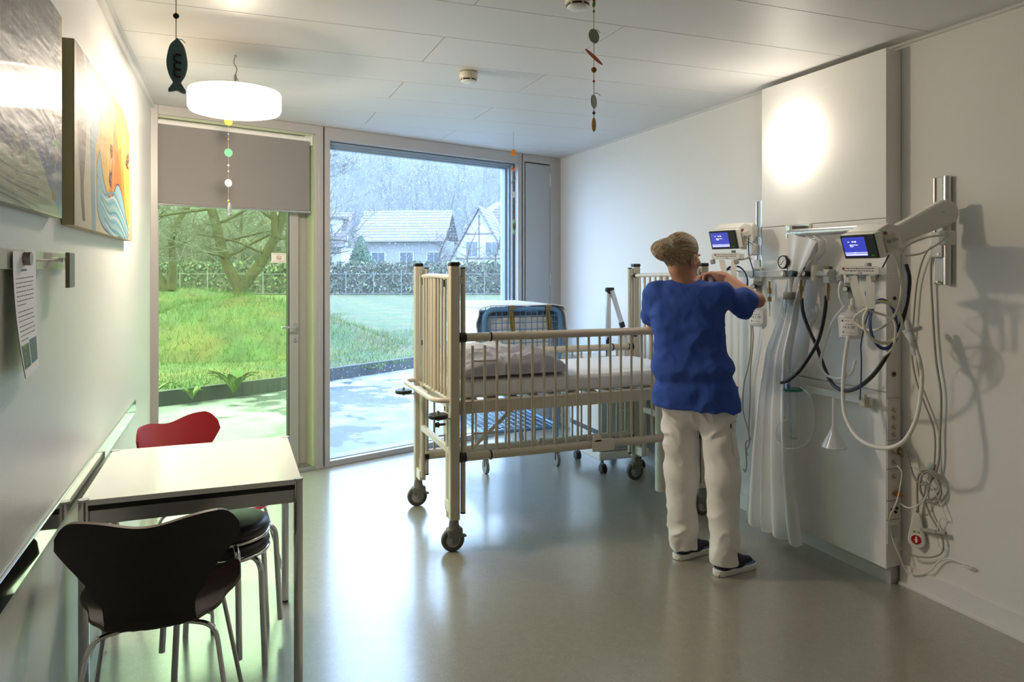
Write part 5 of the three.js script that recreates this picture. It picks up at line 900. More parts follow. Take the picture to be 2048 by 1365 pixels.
function monitor(label, x, y, s, turn, pitch, k = 1) {
  const t = thing('patient_monitor', label, 'monitor', [x, y, -s], turn); t.rotation.order = 'YXZ'; t.rotation.x = pitch; t.scale.setScalar(k);
  const w = 0.115, h = 0.066, body = new THREE.BufferGeometry();
  obj('housing', [rbox(-w, w, -h, h, -0.035, 0.012, 0.010, 3), at(slab([[-0.03, -h], [-0.15, -h + 0.015], [-0.15, h - 0.012], [-0.10, h + 0.012], [-0.03, h]], 2 * w - 0.02, 0.006), w - 0.01, 0, 0, 0, -Math.PI / 2, 0)], M.whiteGloss, t);
  obj('bezel', rbox(-w + 0.003, w - 0.003, -h + 0.003, h - 0.003, 0.008, 0.016, 0.005, 2), M.black, t);
  obj('screen', grid(1, 1, (u, v) => [-w + 0.014 + 0.150 * u, -h + 0.017 + 0.100 * v, 0.0166]), screenMat, t, true);
  obj('status_light', box(0.072, 0.088, -0.048, -0.044, 0.0160, 0.0172), mat([0.02, 0.5, 0.1], 0.4), t);
  obj('red_button', at(new THREE.CylinderGeometry(0.009, 0.009, 0.006, 20), w - 0.004, 0.045, -0.06, 0, 0, Math.PI / 2), mat([0.32, 0.03, 0.03], 0.4), t);
  obj('side_recess', [rbox(w - 0.012, w - 0.003, -0.055, 0.03, -0.12, -0.045, 0.006)], M.creamLight, t);
  obj('side_plug', [rod([w - 0.006, 0.0, -0.065], [w + 0.012, 0.0, -0.07], 0.009, 14), rod([w + 0.004, 0.0, -0.055], [w + 0.006, -0.004, -0.115], 0.006, 10)], M.grey, t);
  obj('vent', [0, 1, 2].map((i) => box(-0.03 + i * 0.02, -0.018 + i * 0.02, h + 0.004, h + 0.006, -0.07, -0.03)), M.creamLight, t);
  return t;
}
monitor('patient monitor on the swing arm over the column edge', 2.505, 1.598, 2.345, -1.62, 0.30, 0.84);
monitor('patient monitor behind the nurse head beside the column', 2.625, 1.668, 3.42, -1.38, 0.28, 0.86);
function holder(label, x, y, s, turn) {
  const t = thing('cable_holder', label, 'holder', [x, y, -s], turn);
  obj('tray', [rbox(-0.095, 0.095, 0.0, 0.006, -0.10, 0.03, 0.003), rbox(-0.095, 0.095, 0.0, 0.03, 0.024, 0.03, 0.002)], mat([0.86, 0.87, 0.86], 0.15, 0, { transmission: 0.25, thickness: 0 }), t);
  obj('notice', grid(1, 1, (u, v) => [-0.09 + 0.16 * u, 0.002 + 0.034 * v, 0.0312]), mat('#ffffff', 0.5, 0, { map: shelfTex }), t, true);
  for (const x2 of [-0.085, 0.055]) obj('hook_knob', at(rbox(-0.013, 0.013, -0.012, 0.014, -0.008, 0.012, 0.005), x2, -0.016, 0.036, 0, 0, 0.2), M.grey, t);
  obj('strap', [grid(3, 12, (u, v) => [-0.055 + 0.035 * u + 0.035 * v, -0.005 - 0.13 * v, 0.02 + 0.012 * Math.sin(v * 3)]), grid(3, 12, (u, v) => [0.02 + 0.035 * u + 0.003 * v, -0.005 - 0.14 * v, 0.026 + 0.012 * Math.sin(v * 3)])].map((g) => g), M.white, t);
  obj('stem', [rod([0, 0.006, -0.05], [0, 0.05, -0.055], 0.014, 14)], M.greyLight, t);
}
holder('clear tray with label and white cable straps under the nearer monitor', 2.535, 1.475, 2.36, -1.15);
holder('clear tray with label and white cable straps behind the nurse hands', 2.66, 1.555, 3.42, -1.05);
function arm(label, a, b, wallX) {                               // swing arm from wall pivot b to monitor pivot a
  const A = V(...a), B = V(...b), t = thing('swing_arm', label, 'arm', [b[0], b[1], b[2]]), d = A.clone().sub(B), L = d.length(), q = new THREE.Quaternion().setFromRotationMatrix(new THREE.Matrix4().makeBasis(d.clone().normalize(), V(0, 0, 0).crossVectors(V(0, 0, 0).crossVectors(d, V(0, 1, 0)).normalize(), d.clone().normalize()), V(0, 0, 0).crossVectors(d, V(0, 1, 0)).normalize()));
  const out = []; const r0 = 0.043, r1 = 0.030; for (let i = 0; i <= 12; i++) { const k = Math.PI / 2 + i / 12 * Math.PI; out.push([Math.cos(k) * r0, Math.sin(k) * r0]); } for (let i = 0; i <= 12; i++) { const k = -Math.PI / 2 + i / 12 * Math.PI; out.push([L + Math.cos(k) * r1, Math.sin(k) * r1]); }
  const put = (g) => g.applyQuaternion(q);
  obj('arm_cover', put(slab(out, 0.058, 0.012).translate(0, 0, -0.029)), M.whiteGloss, t);
  obj('arm_screw', put(at(new THREE.CylinderGeometry(0.005, 0.005, 0.064, 10), 0.01, 0.006, 0, Math.PI / 2)), M.steel, t);
  obj('gas_spring', put(rod([0.02, -0.036, 0], [L * 0.62, -0.034, 0], 0.012, 12)), M.creamLight, t);
  obj('pivot', [cylY(0.036, -0.03, 0.03, 0.03, -0.01, 24), cylY(0.02, -0.10, -0.03, 0.03, -0.01, 16), rbox(0.0, wallX - b[0] - 0.02, -0.14, -0.075, -0.03, 0.02, 0.01)], M.whiteGloss, t);
  obj('monitor_joint', [rod([d.x, d.y - 0.02, d.z], [d.x - 0.01, d.y - 0.075, d.z + 0.0], 0.017, 14), rod([d.x - 0.005, d.y - 0.06, d.z], [d.x - 0.11, d.y - 0.04, d.z - 0.01], 0.014, 12)], M.creamLight, t);
}
arm('white swing arm from the wall rail to the nearer monitor', [2.705, 1.652, -2.335], [2.872, 1.742, -2.25], 2.95);
arm('white swing arm from the wall rail to the farther monitor', [2.80, 1.69, -3.46], [2.87, 1.72, -3.50], 2.95);
{ // call button hung on the wall
  const t = thing('call_button', 'white nurse call handset with a red button on the wall', 'call button', [2.962, 0.25, -2.452]);
  obj('handset', slab(new THREE.SplineCurve([[0, -0.035], [0.026, -0.022], [0.031, 0], [0.026, 0.03], [0.017, 0.075], [0.012, 0.108], [0, 0.116], [-0.012, 0.108], [-0.017, 0.075], [-0.026, 0.03], [-0.031, 0], [-0.026, -0.022], [0, -0.035]].map((p) => new THREE.Vector2(...p))).getPoints(48).map((p) => [p.x, p.y]), 0.022, 0.006).rotateY(-Math.PI / 2 + 0.5).translate(0, 0, 0), M.whiteGloss, t);
  const tex = canvasTex(128, 128, (c) => { c.fillStyle = '#b3121c'; c.fillRect(0, 0, 128, 128); c.fillStyle = '#fff'; c.beginPath(); c.arc(64, 32, 11, 0, 7); c.fill(); c.fillRect(54, 44, 20, 36); c.fillRect(44, 56, 40, 12); c.beginPath(); c.moveTo(44, 78); c.lineTo(84, 78); c.lineTo(70, 106); c.lineTo(58, 106); c.fill(); });
  const face = new THREE.CircleGeometry(0.0215, 28);
  obj('red_button', at(face, 0, 0, 0.0235).rotateY(-Math.PI / 2 + 0.5), mat('#ffffff', 0.3, 0, { map: tex }), t, true);
  obj('button_rim', at(new THREE.TorusGeometry(0.0225, 0.002, 8, 32), 0, 0, 0.022).rotateY(-Math.PI / 2 + 0.5), M.white, t);
  obj('small_button', [-0.009, 0.01].map((x) => at(ball(0.006, x, 0.036, 0.022, 1, 0.8, 0.4, 12), 0, 0, 0)).map((g) => g.rotateY(-Math.PI / 2 + 0.5)), mat([0.35, 0.33, 0.04], 0.4), t);
}
tag(obj('cable_hook', [rbox(2.962, 2.98, 0.575, 0.615, -2.40, -2.375, 0.003), rod([2.965, 0.58, -2.388], [2.94, 0.575, -2.388], 0.005, 8)], M.steel), 'small steel hook carrying the grey cable coil', 'hook');
tag(obj('cable_coupler', [rod([2.952, 0.305, -2.405], [2.952, 0.315, -2.345], 0.011, 14), rod([2.952, 0.302, -2.425], [2.952, 0.306, -2.405], 0.006, 10), rod([2.952, 0.315, -2.345], [2.952, 0.325, -2.30], 0.009, 12)], M.cableGrey), 'grey cable coupler hanging right of the call button', 'coupler');
// hoses and cables
const line = (name, label, pts, r, m, seg = 70) => tag(obj(name, tube(pts, r, seg, 8), m), label, /hose|tube/.test(name) ? 'hose' : 'cable');
line('rubber_hose', 'black rubber hose looping from the regulator to the swing arm', PATH.hoseA, 0.0095, M.hoseBlack, 120);
line('rubber_hose', 'black rubber hose from the flow meter down to the mask', PATH.hoseB, 0.0095, M.hoseBlack);
line('suction_hose', 'thick cream hose in a wide loop below the nearer monitor', PATH.bigTube, 0.0095, M.cableWhite, 120);
line('clear_tube', 'short clear tube on the left of the nearer suction unit', PATH.clearA, 0.0065, M.tubing);
line('clear_tube', 'clear tube looping left of the labelled canister', PATH.clearB, 0.0068, M.tubing);
line('clear_tube', 'thin clear tube loop below the green mask', PATH.clearMaskLoop, 0.0028, M.tubing, 100);
function coil(name, label, cx, cy, cs, ry, rs, n, r, m, lead, tail) {
  const pts = lead.slice(); for (let i = 0; i <= n * 16; i++) { const a = Math.PI * 0.75 + i / 16 * 2 * Math.PI, k = 1 + 0.05 * Math.sin(i * 0.7); pts.push([cx + 0.9 * Math.cos(a) * rs * k, cy + Math.sin(a) * ry * k, -cs + 0.36 * Math.cos(a) * rs * k + 0.012 * Math.sin(i * 0.35)]); } return line(name, label, pts.concat(tail), r, m, 60 + n * 60);
}
coil('cream_cable', 'cream cable coiled below the nearer monitor', 2.615, 1.268, 2.335, 0.088, 0.085, 2, 0.0052, M.cableCream, PATH.creamLead, PATH.creamTail);
coil('blue_cable', 'dark blue cable coiled on the strap below the nearer monitor', 2.63, 1.26, 2.345, 0.105, 0.058, 3, 0.0032, M.cableBlue, PATH.blueLead, PATH.blueTail);
coil('blue_cable', 'dark blue cable coiled behind the nurse hands', 2.70, 1.43, 3.42, 0.085, 0.07, 3, 0.0032, M.cableBlue, PATH.mon1Cable, []);
line('cream_cable', 'upper cream cable slung under the swing arm', PATH.armCable1, 0.004, M.cableCream);
line('cream_cable', 'lower cream cable slung under the swing arm', PATH.armCable2, 0.004, M.cableCream);
line('grey_cable', 'thin grey cable falling along the right wall to the handset', PATH.wallCable1, 0.004, M.cableGrey, 120);
line('grey_cable', 'thick olive grey cable falling along the right wall to the plug', PATH.wallCable2, 0.005, M.cableGrey, 120);
line('grey_cable', 'grey cable coiled on the wall above the handset', PATH.coil, 0.005, M.cableGrey, 140);
line('grey_cable', 'grey cable hanging in a low loop back to the column', PATH.coilTail, 0.004, M.cableGrey, 100);
line('white_cable', 'white cord trailing from the sockets along the baseboard', PATH.whiteCable, 0.0032, M.cableWhite, 160);
line('white_cable', 'thin white cord crossing the grey cable coil', PATH.thinCable, 0.0026, M.cableWhite, 120);
line('white_cable', 'short white lead from the orange plug', PATH.orangeLead, 0.0035, M.cableWhite);
line('white_cable', 'white cable looped beneath the farther monitor', PATH.mon1White, 0.004, M.cableWhite);
line('grey_cable', 'left grey cord hanging down between nurse and curtain', PATH.mon1Down, 0.004, M.cableGrey, 120);
line('grey_cable', 'right grey cord hanging down between nurse and curtain', PATH.mon1Down2, 0.004, M.cableGrey, 120);
{
  const t = thing('suction_funnel', 'clear plastic funnel hanging at the end of the cream hose', 'funnel', [2.71, 0.64, -2.70]);
  obj('cone', lathe([[0.058, 0.0], [0.056, 0.004], [0.02, 0.075], [0.008, 0.11], [0.007, 0.24]], 28), M.tubing, t);
  obj('rim', at(new THREE.TorusGeometry(0.058, 0.002, 6, 32), 0, 0, 0, Math.PI / 2), M.tubing, t);
}
tag(obj('hose_connector', [rod([2.80, 1.27, -2.37], [2.80, 1.18, -2.34], 0.013, 16, 0.017), rod([2.80, 1.18, -2.34], [2.80, 1.12, -2.325], 0.016, 16), rod([2.80, 1.22, -2.36], [2.88, 1.235, -2.37], 0.012, 12)], M.greyLight), 'grey connector joining hoses right of the column', 'connector');

// ---------- the nurse ----------
const sub = (a, b) => [a[0] - b[0], a[1] - b[1], a[2] - b[2]], dot = (a, b) => a[0] * b[0] + a[1] * b[1] + a[2] * b[2], add = (a, b, k = 1) => [a[0] + b[0] * k, a[1] + b[1] * k, a[2] + b[2] * k], unit = (a) => { const l = Math.hypot(...a); return [a[0] / l, a[1] / l, a[2] / l]; }, cross = (a, b) => [a[1] * b[2] - a[2] * b[1], a[2] * b[0] - a[0] * b[2], a[0] * b[1] - a[1] * b[0]];
function cap(p, a, b, ra, rb) { const x = p[0] - a[0], y = p[1] - a[1], z = p[2] - a[2], bx = b[0] - a[0], by = b[1] - a[1], bz = b[2] - a[2]; let t = (x * bx + y * by + z * bz) / (bx * bx + by * by + bz * bz); t = t < 0 ? 0 : t > 1 ? 1 : t; return Math.hypot(x - bx * t, y - by * t, z - bz * t) - ra - (rb - ra) * t; }
const ell = (x, y, z, a, b, c) => { const k = Math.hypot(x / a, y / b, z / c), g = Math.hypot(x / (a * a), y / (b * b), z / (c * c)); return g < 1e-9 ? -Math.min(a, b, c) : k * (k - 1) / g; };
const smin = (a, b, k) => { const h = Math.max(k - Math.abs(a - b), 0) / k; return Math.min(a, b) - h * h * k / 4; };
const smax = (a, b, k) => -smin(-a, -b, k);
function mesher(f, lo, hi, cell) {                               // marching cubes over a box; smooth normals from the field
  const half = Math.max(hi[0] - lo[0], hi[1] - lo[1], hi[2] - lo[2]) / 2 + 2 * cell, c = [0, 1, 2].map((i) => (lo[i] + hi[i]) / 2), n = Math.ceil(2 * half / cell);
  const mc = new MarchingCubes(n, new THREE.MeshStandardMaterial(), false, false, 400000); mc.isolation = 0;
  const S = mc.size, h = mc.halfsize, far = 3 * cell;
  for (let k = 0; k < S; k++) for (let j = 0; j < S; j++) for (let i = 0; i < S; i++) {
    const p = [c[0] + (i - h) / h * half, c[1] + (j - h) / h * half, c[2] + (k - h) / h * half];
    const out = p[0] < lo[0] - cell || p[0] > hi[0] + cell || p[1] < lo[1] - cell || p[1] > hi[1] + cell || p[2] < lo[2] - cell || p[2] > hi[2] + cell;
    mc.field[k * S * S + j * S + i] = out ? -far : -f(p);
  }
  mc.update();
  const N = mc.count, pos = new Float32Array(N * 3), nor = new Float32Array(N * 3), e = cell * 0.6;
  for (let i = 0; i < N; i++) {
    const p = [0, 1, 2].map((q) => c[q] + mc.positionArray[i * 3 + q] * half), g = unit([f([p[0] + e, p[1], p[2]]) - f([p[0] - e, p[1], p[2]]), f([p[0], p[1] + e, p[2]]) - f([p[0], p[1] - e, p[2]]), f([p[0], p[1], p[2] + e]) - f([p[0], p[1], p[2] - e])]);
    pos.set(p, i * 3); nor.set(g, i * 3);
  }
  const g = new THREE.BufferGeometry(); g.setAttribute('position', new THREE.BufferAttribute(pos, 3)); g.setAttribute('normal', new THREE.BufferAttribute(nor, 3));
  // keep windings with the normals
  for (let i = 0; i < N; i += 3) { const v = (k) => [pos[(i + k) * 3], pos[(i + k) * 3 + 1], pos[(i + k) * 3 + 2]], w = cross(sub(v(1), v(0)), sub(v(2), v(0))); if (dot(w, [nor[i * 3], nor[i * 3 + 1], nor[i * 3 + 2]]) < 0) for (const A of [pos, nor]) for (let q = 0; q < 3; q++) { const t = A[(i + 1) * 3 + q]; A[(i + 1) * 3 + q] = A[(i + 2) * 3 + q]; A[(i + 2) * 3 + q] = t; } }
  return g;
}
{
  const J = { neck: [-0.105, 1.43, 0.0], shL: [-0.245, 1.372, -0.05], shR: [0.045, 1.372, 0.055], elL: [-0.215, 1.20, -0.24], elR: [0.287, 1.335, -0.09], wrL: [0.02, 1.415, -0.34], wrR: [0.178, 1.452, -0.275], chest: [-0.098, 1.25, 0.0], hip: [-0.06, 0.93, 0.0], hipL: [-0.135, 0.85, -0.035], hipR: [0.035, 0.85, 0.045], knL: [-0.112, 0.46, -0.075], knR: [0.058, 0.46, 0.085], anL: [-0.10, 0.07, -0.085], anR: [0.055, 0.07, 0.112] };
  const t = thing('person', 'person in a blue tunic and white trousers reaching up beside the bed', 'person', [2.25, 0, -3.07], -0.369);
  const skin = mat([0.50, 0.25, 0.16], 0.55, 0, { sheen: 0.2 });
  // head frame
  const HC = [-0.128, 1.555, 0.0], F = unit([0.79, -0.09, -0.61]), R = unit(cross(F, [0, 1, 0])), U = cross(R, F);
  const H = (p) => { const d = sub(p, HC); return [dot(d, R), dot(d, U), dot(d, F)]; }, fromH = (r, u, f) => add(add(add(HC, R, r), U, u), F, f);
  const headField = (p) => {
    const [r, u, f] = H(p), a = Math.abs(r);
    let d = ell(r, u - 0.028, f + 0.012, 0.075, 0.092, 0.094);
    d = smin(d, ell(r, u + 0.045, f - 0.035, 0.056, 0.07, 0.058), 0.04);
    d = smin(d, ell(r, u + 0.098, f - 0.062, 0.022, 0.018, 0.02), 0.03);        // chin
    d = smin(d, cap([r, u, f], [0, 0.005, 0.088], [0, -0.032, 0.106], 0.008, 0.012), 0.012);
    d = smin(d, ell(a - 0.038, u + 0.02, f - 0.068, 0.022, 0.018, 0.02), 0.02);   // cheekbones
    d = smin(d, ell(r, u - 0.022, f - 0.083, 0.05, 0.009, 0.012), 0.014);        // brow
    d = smax(d, -ell(a - 0.031, u - 0.002, f - 0.104, 0.017, 0.012, 0.018), 0.012); // eye hollows
    d = smin(d, ell(r, u + 0.062, f - 0.088, 0.024, 0.008, 0.010), 0.008);
    const ear = smax(ell(a - 0.078, u + 0.012, f + 0.004, 0.011, 0.034, 0.021), -ell(a - 0.088, u + 0.010, f - 0.002, 0.008, 0.02, 0.011), 0.006);
    d = smin(d, ear, 0.008);
    d = smin(d, cap(p, fromH(0, -0.05, -0.03), J.neck, 0.046, 0.052), 0.03);
    return d;
  };
  function hand(W, dir, palmN, side, curls, thumbOut) {                // side: +1 when the thumb lies on +lateral
    dir = unit(dir); const lat = unit(cross(dir, palmN)), pn = unit(cross(lat, dir)), bones = [];
    const at3 = (l, f, n) => add(add(add(W, lat, l), dir, f), pn, n);
    const lens = [[0.040, 0.026, 0.020], [0.045, 0.029, 0.021], [0.041, 0.027, 0.020], [0.032, 0.020, 0.018]];
    lens.forEach((L, i) => {
      let p = at3(side * (0.030 - i * 0.0195), 0.088 - (i === 3 ? 0.012 : i === 0 ? 0.004 : 0), 0), ang = curls[i] * 0.55, r = i === 3 ? 0.0078 : 0.009;
      for (const l of L) { const q = add(add(p, dir, Math.cos(ang) * l), pn, Math.sin(ang) * l); bones.push([p, q, r, r * 0.92]); p = q; r *= 0.92; ang += curls[i]; }
    });
    const tb = at3(side * 0.03, 0.024, 0.008), tm = add(add(add(tb, lat, side * 0.030 * thumbOut), dir, 0.032), pn, 0.016), te = add(add(add(tm, lat, -side * 0.004), dir, 0.028), pn, 0.014);
    bones.push([tb, tm, 0.0125, 0.0105], [tm, te, 0.0105, 0.009]);
    return (p) => {
      const d = sub(p, W), l = dot(d, lat), f = dot(d, dir), n = dot(d, pn);
      let v = ell(l, f - 0.048, n, 0.044, 0.056, 0.0165); v = smin(v, ell(l - side * 0.024, f - 0.034, n - 0.008, 0.02, 0.032, 0.016), 0.012);
      v = smin(v, cap(p, W, at3(0, 0.03, 0), 0.0255, 0.027), 0.02);
      let w = 1; for (const [a, b, r0, r1] of bones) w = Math.min(w, cap(p, a, b, r0, r1));
      return smin(v, w, 0.008);
    };
  }
  const handR = hand(J.wrR, [-0.78, 0.22, -0.55], [-0.35, -0.90, 0.1], -1, [0.55, 0.62, 0.7, 0.75], 0.8);
  const handL = hand(J.wrL, [0.85, 0.18, -0.45], [0.1, -0.3, 0.95], 1, [0.5, 0.6, 0.66, 0.7], 0.9);
  const bodyField = (p) => {
    let d = cap(p, J.shR, J.elR, 0.045, 0.036);
    d = smin(d, cap(p, add(J.elR, unit(sub(J.shR, J.elR)), 0.004), J.wrR, 0.037, 0.025), 0.015);
    d = smin(d, smin(cap(p, J.shL, J.elL, 0.05, 0.042), cap(p, J.elL, J.wrL, 0.041, 0.026), 0.02), 0.02);
    d = smin(d, cap(p, J.shL, J.shR, 0.055, 0.055), 0.04); d = smin(d, cap(p, J.neck, fromH(0, -0.06, -0.03), 0.052, 0.046), 0.04);
    d = smin(d, cap(p, J.chest, J.hip, 0.075, 0.075), 0.05); d = smin(d, cap(p, J.hipL, J.knL, 0.07, 0.05), 0.05); d = smin(d, cap(p, J.hipR, J.knR, 0.07, 0.05), 0.05); d = smin(d, smin(cap(p, J.knL, J.anL, 0.05, 0.035), cap(p, J.knR, J.anR, 0.05, 0.035), 0.01), 0.03);
    return d;
  };
  const armCut = (W, f) => (p) => Math.min(f(p), 9);
  obj('body', [mesher(bodyField, [-0.36, 0.05, -0.42], [0.36, 1.5, 0.2], 0.0115), mesher((p) => headField(p), [-0.28, 1.40, -0.17], [0.04, 1.70, 0.17], 0.0034), mesher(armCut(J.wrR, handR), add(J.wrR, [-0.17, -0.12, -0.17]), add(J.wrR, [0.09, 0.09, 0.09]), 0.0032), mesher(armCut(J.wrL, handL), add(J.wrL, [-0.06, -0.1, -0.17]), add(J.wrL, [0.19, 0.12, 0.12]), 0.0032)], skin, t);
  for (const k of [-1, 1]) { const e = obj('eye', ball(0.0115, ...fromH(k * 0.031, 0.001, 0.082)), mat([0.8, 0.8, 0.8], 0.2), t); obj('iris', ball(0.006, ...fromH(k * 0.031, 0.001, 0.089)), mat([0.06, 0.05, 0.03], 0.2), e); }
  obj('lips', ball(0.012, ...fromH(0, -0.062, 0.096), 1.4, 0.45, 0.8), mat([0.40, 0.13, 0.10], 0.5), t);
  // hair drawn back into a bun
  const bunC = fromH(-0.012, 0.03, -0.128);
  const hairField = (p) => {
    const [r, u, f] = H(p);
    let d = ell(r, u - 0.03, f + 0.014, 0.085, 0.102, 0.105);
    d = smax(d, (f - 0.058) * 0.8 + (u < 0.05 ? (0.05 - u) * 0.7 : 0), 0.02);                          // hairline over forehead, temples and behind the ears
    d = smax(d, -(u + 0.112 - 0.35 * (f + 0.05)), 0.02); d = smax(d, -ell(Math.abs(r) - 0.088, u + 0.016, f - 0.006, 0.026, 0.036, 0.026), 0.008);
    d = smin(d, ell(p[0] - bunC[0], p[1] - bunC[1], p[2] - bunC[2], 0.060, 0.057, 0.055) + 0.006 * Math.sin(34 * (p[0] - bunC[0]) + 52 * (p[1] - bunC[1])) * Math.cos(40 * (p[2] - bunC[2])), 0.012);
    return Math.abs(d) < 0.02 ? d + 0.005 * (fbm(r * 60 + 9, u * 22 + f * 30, 4, 2) - 0.5) : d;
  };
  const hair = obj('hair', mesher(hairField, [-0.31, 1.43, -0.16], [0.02, 1.70, 0.23], 0.004), mat([0.13, 0.09, 0.055], 0.6), t);
  const strands = [[], []];
  const surf = (p) => { let q = p.slice(); for (let i = 0; i < 5; i++) { const e = 0.003, v = hairField(q), g = unit([hairField([q[0] + e, q[1], q[2]]) - v, hairField([q[0], q[1] + e, q[2]]) - v, hairField([q[0], q[1], q[2] + e]) - v]); q = add(q, g, -v); } return q; };
  for (let i = 0; i < 620; i++) {                                       // strands run from the hairline back to the bun
    const a = rr(-2.3, 2.3), s = i % 4 === 3 ? fromH(rr(-0.065, 0.065), -0.082 + rr(0, 0.02), rr(-0.10, -0.03)) : fromH(Math.sin(a) * 0.08, 0.03 + Math.cos(a) * 0.09 + rr(-0.05, 0.01), rr(-0.02, 0.055) - 0.02 * Math.abs(a)), e = fromH(rr(-0.035, 0.025), 0.03 + rr(-0.03, 0.035), -0.108), P = [];
    for (let k = 0; k <= 7; k++) { const m = add(s, sub(e, s), k / 7), out = add(m, unit(sub(m, fromH(0, 0.02, -0.01))), 0.03); P.push(V(...surf(out))); }
    strands[rnd() < 0.4 ? 1 : 0].push(sweep(P, (q) => rr(0.0009, 0.002) * (1 - 0.5 * q), 4));
  }
  for (let i = 0; i < 300; i++) {                                       // loops of the bun
    const ax = unit([rr(-1, 1), rr(-0.5, 1), rr(-1, 1)]), b1 = unit(cross(ax, [0.3, 1, 0.2])), b2 = cross(ax, b1), off = rr(-0.03, 0.03), rad = Math.sqrt(0.058 ** 2 - off * off), a0 = rr(0, 6), P = [];
    for (let k = 0; k <= 8; k++) { const q = a0 + k * 0.27; P.push(V(...surf(add(add(add(bunC, ax, off), b1, Math.cos(q) * rad), b2, Math.sin(q) * rad)))); }
    strands[rnd() < 0.4 ? 1 : 0].push(sweep(P, rr(0.0009, 0.002), 4));
  }
  stuff(obj('strands', strands[0], mat([0.34, 0.23, 0.13], 0.45), hair)); stuff(obj('grey_strands', strands[1], mat([0.60, 0.50, 0.37], 0.45), hair));
  // tunic
  const TF = unit([0.30, 0, -0.954]), TR = unit(cross(TF, [0, 1, 0]));
  const wide = spline([[0.78, 0.217, 0.162, -0.056], [0.90, 0.203, 0.150, -0.062], [0.98, 0.188, 0.136, -0.070], [1.06, 0.182, 0.128, -0.084], [1.20, 0.182, 0.122, -0.096], [1.32, 0.178, 0.108, -0.10], [1.40, 0.16, 0.085, -0.10]]);
  const cuffR = [0.205, 1.318, -0.045], cuffL = [-0.238, 1.245, -0.155];
  const tunicField = (p) => {
    const [a, b, cx] = wide(p[1]), x = p[0] - cx, z = p[2] - 0.0, r = x * TR[0] + z * TR[2], f = x * TF[0] + z * TF[2];
    let d = ((Math.abs(r / a) ** 2.5 + Math.abs(f / b) ** 2.5) ** 0.4 - 1) * Math.min(a, b);
    d = smax(d, p[1] - 1.405, 0.05);
    d = smin(d, cap(p, [J.neck[0] - 0.03, 1.405, 0], [J.shL[0], 1.372, J.shL[2]], 0.042, 0.05), 0.05); d = smin(d, cap(p, [J.neck[0] + 0.03, 1.405, 0.01], [J.shR[0], 1.372, J.shR[2]], 0.042, 0.052), 0.05);
    const sl = (sh, cuff, r0, r1) => { const ax = unit(sub(cuff, sh)); return smax(cap(p, sh, add(cuff, ax, 0.05), r0, r1), dot(sub(p, cuff), ax), 0.006); };
    d = smin(d, sl(J.shR, cuffR, 0.056, 0.080), 0.035);
    d = smin(d, sl(J.shL, cuffL, 0.062, 0.070), 0.035);
    d = smax(d, -cap(p, [J.neck[0], 1.425, 0.0], [J.neck[0] - 0.02, 1.60, 0.0], 0.062, 0.085), 0.008);
    d = smax(d, 0.802 - 0.055 * (p[0] + 0.05) - p[1], 0.004);
    if (Math.abs(d) < 0.03) {
      const fold = 0.012 * Math.exp(-(((p[1] - 1.0 - 0.06 * p[0]) / 0.045) ** 2)) - 0.010 * Math.exp(-(((p[1] - 0.945 - 0.08 * p[0]) / 0.03) ** 2));
      const w = 0.016 * (fbm(p[0] * 9 + p[2] * 5, p[1] * 3.2, p[2] * 7, 3) - 0.5) * (p[1] < 1.0 ? 1.3 : 0.8) + 0.018 * (Math.abs(fbm(p[0] * 8 - p[1] * 5, p[1] * 7 + p[0] * 4, p[2] * 6 + 3, 2) - 0.5) * 2 - 0.3) + 0.006 * (Math.abs(fbm(p[0] * 19 + p[1] * 9, p[1] * 13 - p[0] * 7, p[2] * 15, 2) - 0.5) * 2 - 0.25), arm = p[0] > 0.03 && p[1] > 1.2 ? 0.008 * Math.sin(p[0] * 55 + p[1] * 40) : 0;
      d += -fold + w + arm * Math.min(1, (p[0] - 0.03) * 12) * 0.6;
    }
    return d;
  };
  const blue = mat([0.022, 0.072, 0.36], 0.85, 0, { sheen: 0.4, bumpMap: wrinkleTex, bumpScale: 0.002 });
  const wrapUV = (g, cx, cz) => { const p = g.attributes.position, uv = []; for (let i = 0; i < p.count; i++) uv.push(Math.atan2(p.getX(i) - cx, p.getZ(i) - cz) * 0.16, p.getY(i)); g.setAttribute('uv', new THREE.Float32BufferAttribute(uv, 2)); return g; };
  const tunic = obj('tunic', wrapUV(mesher(tunicField, [-0.34, 0.76, -0.26], [0.28, 1.48, 0.24], 0.0072), -0.08, 0), blue, t, true);
  obj('pocket_pens', [rbox(0.135, 0.150, 0.80, 0.88, -0.03, 0.0, 0.004), rbox(0.14, 0.15, 0.79, 0.84, 0.0, 0.02, 0.003), rod([0.15, 0.84, 0.0], [0.155, 0.90, -0.01], 0.006, 8)], M.black, tunic);
  // trousers
  const trouserField = (p) => {
    let hipD = ell(p[0] + 0.05, p[1] - 0.86, p[2] - 0.005, 0.165, 0.15, 0.112);
    let a = smin(cap(p, J.hipL, J.knL, 0.095, 0.082), cap(p, J.knL, [J.anL[0], 0.03, J.anL[2]], 0.082, 0.060), 0.04), b = smin(cap(p, J.hipR, J.knR, 0.095, 0.082), cap(p, J.knR, [J.anR[0], 0.03, J.anR[2]], 0.082, 0.064), 0.04);
    let d = smin(smin(a, b, 0.012), hipD, 0.05);
    d = smax(d, p[1] - 0.86, 0.01); d = smax(d, 0.056 - p[1], 0.004);
